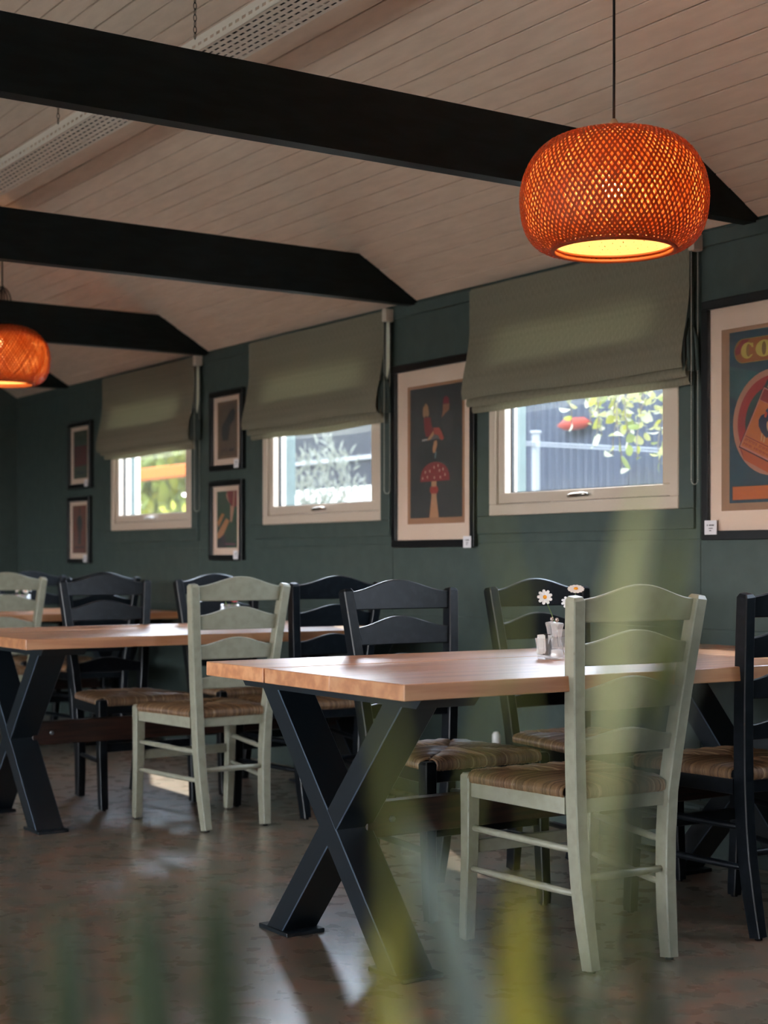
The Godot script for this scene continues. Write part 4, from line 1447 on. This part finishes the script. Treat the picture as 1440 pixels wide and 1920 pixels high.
func weave(n: int, twist: float, width: float, inset: float, segs: int, thick: float, sd: int) -> ArrayMesh:
	rng.seed = sd
	var st := begin(true)
	for dirn: float in [-1.0, 1.0]:
		for k in n:
			var a0 := TAU * k / n + rng.randf_range(-0.008, 0.008)
			var rows := []
			for i in segs + 1:
				var v := float(i) / segs
				var p := shade_point(v)
				var q := shade_point(clampf(v + 0.01, 0, 1)) - shade_point(clampf(v - 0.01, 0, 1))
				var nrm2 := Vector2(q.y, -q.x).normalized()
				var lift := inset + thick * (0.5 * (1.0 if (i + k) % 2 == 0 else -1.0) * dirn)
				var an := a0 + dirn * twist * (v - 0.5)
				var rad := Vector3(cos(an), 0, sin(an))
				var tan := Vector3(-sin(an), 0, cos(an))
				var pos := rad * (p.x + nrm2.x * lift) + Vector3.UP * (p.y + nrm2.y * lift)
				var up := (rad * q.x + Vector3.UP * q.y).normalized()
				var along := (up + tan * dirn * twist * p.x / 0.42).normalized()
				var nn := rad * nrm2.x + Vector3.UP * nrm2.y
				var side := along.cross(nn).normalized() * width * 0.5 * clampf(p.x / 0.2, 0.5, 1.0)
				rows.append([pos - side, pos + side, nn])
			for i in segs:
				face(st, [rows[i][0], rows[i][1], rows[i + 1][1], rows[i + 1][0]], rows[i][2] + rows[i + 1][2])
	return done(st)

func make_lamp(label: String, at: Vector3, top_y: float) -> Node3D:
	var t := thing("pendant_lamp", label, "lamp", at, 0.0, "woven cane pendant lamps")
	var w := part("woven_shade", weave(100, 1.25, 0.0066, 0.0, 34, 0.002, 5), M.cane, t)
	w.set_meta("kind", "stuff")
	var li := part("inner_weave", weave(96, -1.1, 0.0108, -0.014, 26, 0.0015, 6), M.cane_inner, t)
	li.set_meta("kind", "stuff")
	# rims
	for g in [[0.160, 0.0, 0.0062], [0.088, 0.303, 0.005], [0.158, 0.012, 0.004]]:
		var st := begin(true)
		var pts := []
		for k in 49:
			pts.append(Vector3(cos(TAU * k / 48) * g[0], g[1], sin(TAU * k / 48) * g[0]))
		sweep(st, pts, circle(g[2], 6), Vector3.UP, [], false)
		part("rim", done(st), M.cane, t)
	# spider, socket, bulb
	var st := begin(true)
	for k in 3:
		var an := TAU * k / 3
		tube(st, Vector3(0, 0.296, 0), Vector3(cos(an) * 0.088, 0.302, sin(an) * 0.088), 0.002, 6)
	part("spider", done(st), M.dark_metal, t)
	part("socket", lathe_mesh([Vector2(0.0, 0.235), Vector2(0.02, 0.235), Vector2(0.022, 0.26), Vector2(0.022, 0.31), Vector2(0.012, 0.335), Vector2(0.006, 0.345), Vector2(0.0, 0.345)], 16), M.socket, t)
	part("bulb", lathe_mesh([Vector2(0.0, 0.135), Vector2(0.012, 0.137), Vector2(0.024, 0.145), Vector2(0.030, 0.162), Vector2(0.029, 0.18), Vector2(0.022, 0.205), Vector2(0.014, 0.222), Vector2(0.013, 0.236), Vector2(0.0, 0.236)], 20), M.bulb, t)
	var li2 := OmniLight3D.new()
	li2.name = "lamp_light"
	li2.light_color = Color(1.0, 0.77, 0.52)
	li2.light_energy = 0.0058
	li2.light_size = 0.028
	li2.omni_range = 20.0
	li2.omni_attenuation = 2.0
	li2.shadow_enabled = true
	t.add_child(li2)
	li2.position = Vector3(0, 0.168, 0)
	# cord and ceiling rose
	part("cord", tube_mesh([Vector3(0, 0.34, 0), Vector3(0.002, 0.5, 0.001), Vector3(0, top_y - at.y - 0.03, 0)], 0.0036, 7), M.cord, t)
	part("ceiling_rose", lathe_mesh([Vector2(0.0, 0.0), Vector2(0.012, 0.0), Vector2(0.014, 0.012), Vector2(0.054, 0.014), Vector2(0.058, 0.018), Vector2(0.058, 0.048), Vector2(0.0, 0.05)], 28), M.chrome, t, Vector3(0, top_y - at.y - 0.042, 0))
	return t

func lamps() -> void:
	make_lamp("large round woven cane pendant lamp glowing orange, nearest at upper right", Vector3(-3.06, 1.872, 1.23), EAVE + 1.23 * ROOF_SLOPE + 0.03)
	var b := make_lamp("woven cane pendant lamp glowing orange, farther off at the photo's left side", Vector3(-7.90, 1.985, 1.15), EAVE + 1.15 * ROOF_SLOPE + 0.03)
	# the slack of its cord is tied up in loops above the shade
	var st := begin(true)
	for g in [[0.075, 0.085, 0.2], [0.055, 0.08, 1.3], [0.03, 0.07, 2.4]]:
		var pts := []
		for k in 21:
			var a := TAU * k / 20
			pts.append(Vector3(sin(a) * g[0] * cos(g[2]), 0.43 - cos(a) * g[1], sin(a) * g[0] * sin(g[2])))
		sweep(st, pts, circle(0.0036, 6), Vector3(0.2, 0.1, 0.95), [], false)
	part("cord_loops", done(st), M.cord, b)

# =====================================================================
# things on the tables
# =====================================================================
func daisy(st_p: SurfaceTool, c: Vector3, n: Vector3, r: float, petals: int) -> void:
	var side := n.cross(Vector3(0.3, 0.8, 0.2)).normalized()
	var up := side.cross(n).normalized()
	for k in petals:
		var a := TAU * k / petals
		var d := side * cos(a) + up * sin(a)
		var e := n.cross(d).normalized()
		var w := r * 0.24
		var p := [c + d * r * 0.2 - e * w * 0.4, c + d * r * 0.6 - e * w + n * 0.002, c + d * r * 0.92 - e * w * 0.7, c + d * r, c + d * r * 0.92 + e * w * 0.7, c + d * r * 0.6 + e * w + n * 0.002, c + d * r * 0.2 + e * w * 0.4]
		face(st_p, p, n)

func tumbler(called: String, label: String, at: Vector3, r: float, h: float, group := "") -> Node3D:
	var t := thing(called, label, "glass", at, 0.0, group)
	var b := r * 0.72
	part("glass_wall", lathe_mesh([Vector2(0, 0), Vector2(b, 0), Vector2(r, h), Vector2(r - 0.0016, h), Vector2(b - 0.002, 0.007), Vector2(0, 0.007)], 24), M.clear, t)
	return t

func flower(label: String, base: Vector3, head: Vector3, n: Vector3, r: float, petals: Material, heart: Material, count := 12, group := "") -> void:
	var t := thing("cut_flower", label, "flower", base, 0.0, group)
	var h := head - base
	part("stem", tube_mesh([Vector3.ZERO, h * 0.5 + Vector3(0, 0.012, 0), h - n * 0.006], 0.0012, 6), M.stem, t)
	var st := begin()
	daisy(st, h, n.normalized(), r, count)
	part("petals", done(st), petals, t)
	st = begin(true)
	var nn := n.normalized()
	sweep(st, [h - nn * 0.001, h + nn * 0.003, h + nn * 0.0055], circle(r * 0.27, 10), Vector3(0.31, 0.2, 0.9), [Vector2(1, 1), Vector2(0.9, 0.9), Vector2(0.3, 0.3)])
	part("heart", done(st), heart, t)
	st = begin(true)
	sweep(st, [h - nn * 0.009, h - nn * 0.002], circle(r * 0.2, 8), Vector3(0.31, 0.2, 0.9), [Vector2(0.3, 0.3), Vector2(1, 1)])
	part("calyx", done(st), M.stem, t)

func mill(label: String, at: Vector3, fill: Material) -> void:
	var t := thing("spice_mill", label, "mill", at, 0.0, "clear table mills")
	part("body", lathe_mesh([Vector2(0, 0), Vector2(0.0225, 0), Vector2(0.0235, 0.003), Vector2(0.013, 0.066), Vector2(0.0118, 0.066), Vector2(0.0205, 0.006), Vector2(0, 0.006)], 24), M.clear, t)
	part("filling", lathe_mesh([Vector2(0, 0.0065), Vector2(0.0195, 0.0065), Vector2(0.0165, 0.028), Vector2(0, 0.030)], 20), fill, t)
	part("head", lathe_mesh([Vector2(0, 0.067), Vector2(0.0135, 0.067), Vector2(0.014, 0.071), Vector2(0.0165, 0.09), Vector2(0.020, 0.101), Vector2(0.0205, 0.104), Vector2(0.018, 0.107), Vector2(0.006, 0.109), Vector2(0, 0.109)], 24), M.acrylic, t)
	part("knob", lathe_mesh([Vector2(0, 0.109), Vector2(0.003, 0.109), Vector2(0.0035, 0.112), Vector2(0.0058, 0.115), Vector2(0.0058, 0.119), Vector2(0.003, 0.122), Vector2(0, 0.1225)], 14), M.chrome, t)

func table_things() -> void:
	var ty := 0.76
	# sugar glass with paper sachets
	var sg := Vector3(-3.545, ty, 1.066)
	tumbler("sachet_glass", "small glass of paper sachets in front of the mills on the nearest table", sg, 0.0265, 0.062)
	rng.seed = 5
	for k in 5:
		var st := begin()
		var b := Basis.from_euler(Vector3(rng.randf_range(-0.10, 0.10), 0.9 + rng.randf_range(-0.35, 0.35), rng.randf_range(-0.10, 0.10)))
		box(st, b * Vector3(0, 0.036, 0), Vector3(0.024, 0.056 + 0.004 * (k % 3), 0.003), 0.001, b)
		var o := solo("sugar_sachet", done(st), M.paper if k != 2 and k != 4 else M.ink, ["white paper sachet leaning at the left of the sachet glass", "white paper sachet standing tallest in the sachet glass", "dark printed sachet in the middle of the sachet glass", "white paper sachet at the back of the sachet glass", "dark printed sachet at the right of the sachet glass"][k], "sachet", "sachets in the small glass")
		o.position = sg + Vector3(-0.008 + 0.005 * k, 0.0075, 0.008 - 0.004 * k)
	mill("clear salt mill with a chrome knob, front one beside the sachet glass", Vector3(-3.515, ty, 1.042), M.salt)
	mill("clear pepper mill with a chrome knob, partly behind the salt mill", Vector3(-3.574, ty, 1.012), M.pepper)
	# daisies in a little glass, behind the pale chair's post
	var vg := Vector3(-3.555, ty, 0.97)
	tumbler("flower_glass", "small glass holding the daisies behind the pale chair's post", vg, 0.03, 0.085)
	var sb := vg + Vector3(0, 0.01, 0)
	flower("white daisy at the left, facing the camera, yellow heart", sb + Vector3(-0.006, 0, 0.004), vg + Vector3(-0.040, 0.182, 0.052), Vector3(0.86, 0.12, 0.62), 0.0235, M.petal, M.pollen, 9, "daisies in the glass")
	flower("white daisy seen from below behind, its green calyx showing", sb + Vector3(0.004, 0, 0), vg + Vector3(-0.002, 0.166, -0.006), Vector3(-0.55, 0.35, -0.6), 0.021, M.petal, M.pollen, 9, "daisies in the glass")
	flower("white daisy held highest, its petals spread flat upward", sb + Vector3(0.0, 0, -0.006), vg + Vector3(-0.012, 0.206, -0.046), Vector3(0.35, 0.82, 0.28), 0.026, M.petal, M.pollen, 14, "daisies in the glass")
	# glasses of flowers on the farther tables
	for k in 2:
		var at: Vector3 = [Vector3(-6.05, ty, 0.78), Vector3(-8.5, ty, 0.81)][k]
		var g := tumbler("flower_tumbler", ["cut crystal glass of pink flowers on the second table", "cut crystal glass of pale flowers on the farthest table"][k], at, 0.044, 0.10, "crystal flower glasses")
		var st := begin()
		for r in 3:
			for m in 14:
				var an := TAU * (m + 0.5 * (r % 2)) / 14
				var rr := 0.0345 + 0.0042 * r
				box(st, Vector3(cos(an) * rr, 0.022 + 0.027 * r, sin(an) * rr), Vector3(0.010, 0.016, 0.006), 0.003, Basis(Vector3.UP, -an + PI / 2))
		part("cut_facets", done(st), M.clear, g)
		for m in 5:
			var an := m * 1.31
			flower([["pink flower leaning left in the crystal glass", "pink flower leaning towards the wall in the crystal glass", "pink flower at the back of the crystal glass", "pink flower leaning right in the crystal glass", "pink flower in the middle of the crystal glass"], ["pale flower leaning left in the farthest glass", "pale flower leaning towards the wall in the farthest glass", "pale flower at the back of the farthest glass", "pale flower leaning right in the farthest glass", "pale flower in the middle of the farthest glass"]][k][m], at + Vector3(0, 0.01, 0), at + Vector3(cos(an) * 0.035, 0.118 + 0.006 * (m % 3), sin(an) * 0.035), Vector3(cos(an), 1.3, sin(an)), 0.017, M.pink if k == 0 else M.petal, M.pollen, 10, ["pink flowers in the crystal glass", "pale flowers in the farthest glass"][k])

func small_wall_things() -> void:
	var t := thing("heating_valve", "white capped heating valve on a pipe low on the wall, beyond the nearest table", "valve", Vector3(-5.07, 0, 0.06))
	part("pipe", tube_mesh([Vector3(0, 0.0, 0), Vector3(0, 0.27, 0)], 0.008, 10), M.wall, t)
	part("collar", lathe_mesh([Vector2(0, 0.25), Vector2(0.013, 0.25), Vector2(0.015, 0.27), Vector2(0.010, 0.285), Vector2(0.0, 0.285)], 14), M.chrome, t)
	part("cap", lathe_mesh([Vector2(0, 0.285), Vector2(0.015, 0.286), Vector2(0.018, 0.30), Vector2(0.018, 0.33), Vector2(0.012, 0.342), Vector2(0, 0.344)], 16), M.white_plastic, t)
	var st := begin(true)
	tube(st, Vector3(X_FAR, 0.19, 0.035), Vector3(X_NEAR, 0.19, 0.035), 0.011, 10)
	tube(st, Vector3(X_FAR, 0.155, 0.035), Vector3(X_NEAR, 0.155, 0.035), 0.011, 10)
	solo("heating_pipe", done(st), M.wall, "pair of green painted heating pipes running just above the baseboard", "pipe")

# =====================================================================
# plant in the foreground, far out of focus
# =====================================================================
func foreground_plant() -> void:
	var t := thing("strap_leaf_plant", "out-of-focus plant of long green strap leaves in front of the camera", "plant", Vector3(-0.388, 0, 3.741))
	t.rotation.y = deg_to_rad(56.3)
	# planter trough, local x to the right of the view, -z away from the camera
	var st := begin()
	for e in [[Vector3(-0.17, 0, -0.10), Vector3(0.17, 0.80, -0.085)], [Vector3(-0.17, 0, 0.085), Vector3(0.17, 0.80, 0.10)], [Vector3(-0.17, 0, -0.085), Vector3(-0.155, 0.80, 0.085)], [Vector3(0.155, 0, -0.085), Vector3(0.17, 0.80, 0.085)]]:
		span(st, e[0], e[1], 0.003)
	part("planter_box", done(st), M.planter, t)
	st = begin()
	span(st, Vector3(-0.155, 0.02, -0.085), Vector3(0.155, 0.775, 0.085))
	part("soil", done(st), M.soil, t)
	# leaves: base, middle and tip in the planter's own axes (metres), width, tone
	var B := [
		[Vector3(0.0626, 0.7650, 0.007), Vector3(0.0594, 0.9669, 0.027), Vector3(0.0603, 1.0200, 0.027), Vector3(0.0750, 1.0761, 0.027), 0.0091, 0],
		[Vector3(0.0700, 0.7650, -0.005), Vector3(0.0701, 0.9491, 0.015), Vector3(0.0771, 1.0114, 0.015), Vector3(0.0865, 1.0643, 0.015), 0.0086, 5],
		[Vector3(0.0449, 0.7650, 0.002), Vector3(0.0521, 0.9276, 0.022), Vector3(0.0690, 0.9844, 0.022), Vector3(0.0928, 1.0380, 0.022), 0.0120, 4],
		[Vector3(0.0376, 0.7650, -0.007), Vector3(0.0368, 0.9015, 0.013), Vector3(0.0384, 0.9329, 0.013), Vector3(0.0399, 0.9579, 0.013), 0.0097, 2],
		[Vector3(0.0435, 0.7650, -0.018), Vector3(0.0337, 0.8980, 0.002), Vector3(0.0224, 0.9381, 0.002), Vector3(0.0072, 0.9701, 0.002), 0.0135, 3],
		[Vector3(-0.0031, 0.7650, 0.014), Vector3(-0.0007, 0.9086, 0.034), Vector3(0.0007, 0.9384, 0.034), Vector3(0.0025, 0.9593, 0.034), 0.0066, 2],
		[Vector3(-0.0039, 0.7650, 0.086), Vector3(0.0031, 0.9508, 0.106), Vector3(0.0056, 0.9819, 0.106), Vector3(-0.0006, 1.0204, 0.106), 0.0042, 5],
		[Vector3(-0.1100, 0.7650, -0.016), Vector3(-0.1063, 0.8985, 0.004), Vector3(-0.1071, 0.9225, 0.004), Vector3(-0.1143, 0.9480, 0.004), 0.0105, 4],
		[Vector3(-0.0960, 0.7650, 0.007), Vector3(-0.0926, 0.9060, 0.027), Vector3(-0.0919, 0.9288, 0.027), Vector3(-0.0929, 0.9531, 0.027), 0.0079, 6],
		[Vector3(-0.0879, 0.7650, 0.008), Vector3(-0.0841, 0.8988, 0.028), Vector3(-0.0845, 0.9291, 0.028), Vector3(-0.0879, 0.9533, 0.028), 0.0076, 4],
		[Vector3(-0.0625, 0.7650, -0.023), Vector3(-0.0624, 0.8964, -0.003), Vector3(-0.0661, 0.9223, -0.003), Vector3(-0.0700, 0.9523, -0.003), 0.0078, 4],
		[Vector3(-0.0696, 0.7650, 0.008), Vector3(-0.0681, 0.9066, 0.028), Vector3(-0.0693, 0.9293, 0.028), Vector3(-0.0708, 0.9572, 0.028), 0.0094, 6],
		[Vector3(-0.0533, 0.7650, -0.016), Vector3(-0.0511, 0.8985, 0.004), Vector3(-0.0524, 0.9305, 0.004), Vector3(-0.0508, 0.9584, 0.004), 0.0099, 6],
		[Vector3(-0.0396, 0.7650, -0.002), Vector3(-0.0406, 0.9109, 0.018), Vector3(-0.0430, 0.9357, 0.018), Vector3(-0.0468, 0.9590, 0.018), 0.0059, 4],
		[Vector3(0.0853, 0.7650, -0.009), Vector3(0.0811, 0.8854, 0.011), Vector3(0.0806, 0.9168, 0.011), Vector3(0.0796, 0.9529, 0.011), 0.0088, 4],
		[Vector3(0.0629, 0.7650, 0.011), Vector3(0.0589, 0.8924, 0.031), Vector3(0.0580, 0.9150, 0.031), Vector3(0.0568, 0.9375, 0.031), 0.0093, 6],
		[Vector3(0.0522, 0.7650, 0.022), Vector3(0.0447, 0.9696, 0.042), Vector3(0.0389, 1.0283, 0.042), Vector3(0.0264, 1.0796, 0.042), 0.0021, 5],
		[Vector3(-0.0031, 0.7650, 0.012), Vector3(0.0120, 0.9379, 0.032), Vector3(0.0277, 1.0188, 0.032), Vector3(0.0427, 1.0518, 0.032), 0.0024, 5],
		[Vector3(0.0455, 0.7650, -0.004), Vector3(0.0443, 0.8870, 0.016), Vector3(0.0451, 0.9057, 0.016), Vector3(0.0460, 0.9244, 0.016), 0.0068, 2],
		[Vector3(0.0604, 0.7650, -0.013), Vector3(0.0542, 0.8918, 0.007), Vector3(0.0507, 0.9156, 0.007), Vector3(0.0444, 0.9457, 0.007), 0.0089, 4],
		[Vector3(0.0132, 0.7650, -0.010), Vector3(0.0095, 0.8928, 0.010), Vector3(0.0047, 0.9164, 0.010), Vector3(-0.0039, 0.9369, 0.010), 0.0082, 0],
	]
	for g in B:
		leaf_blade(t, g)

func leaf_blade(t: Node3D, g: Array) -> void:
	var st := begin(true)
	var n := 12
	var rows := []
	for i in n + 1:
		var u := float(i) / n
		var c := Curve3D.new()
		var a: Vector3 = g[0]
		var b: Vector3 = g[1]
		var d: Vector3 = g[2]
		var e: Vector3 = g[3]
		var p := a * pow(1 - u, 3) + b * 3 * u * pow(1 - u, 2) + d * 3 * u * u * (1 - u) + e * pow(u, 3)
		var w: float = g[4] * 0.5 * lerpf(0.22, 1.0, smoothstep(0.15 if g[3].y < 0.98 else 0.35, 0.78 if g[3].y > 0.98 else 0.35, u)) * clampf(1.15 - pow(u, 5.0), 0.12, 1.0)
		rows.append([p + Vector3(-w, 0, 0.15 * w), p + Vector3(0, 0, -0.2 * w), p + Vector3(w, 0, 0.15 * w)])
	for i in n:
		for k in 2:
			face(st, [rows[i][k], rows[i][k + 1], rows[i + 1][k + 1], rows[i + 1][k]], Vector3(0, 0, 1))
	part("leaf", done(st), M.blades[g[5]], t)
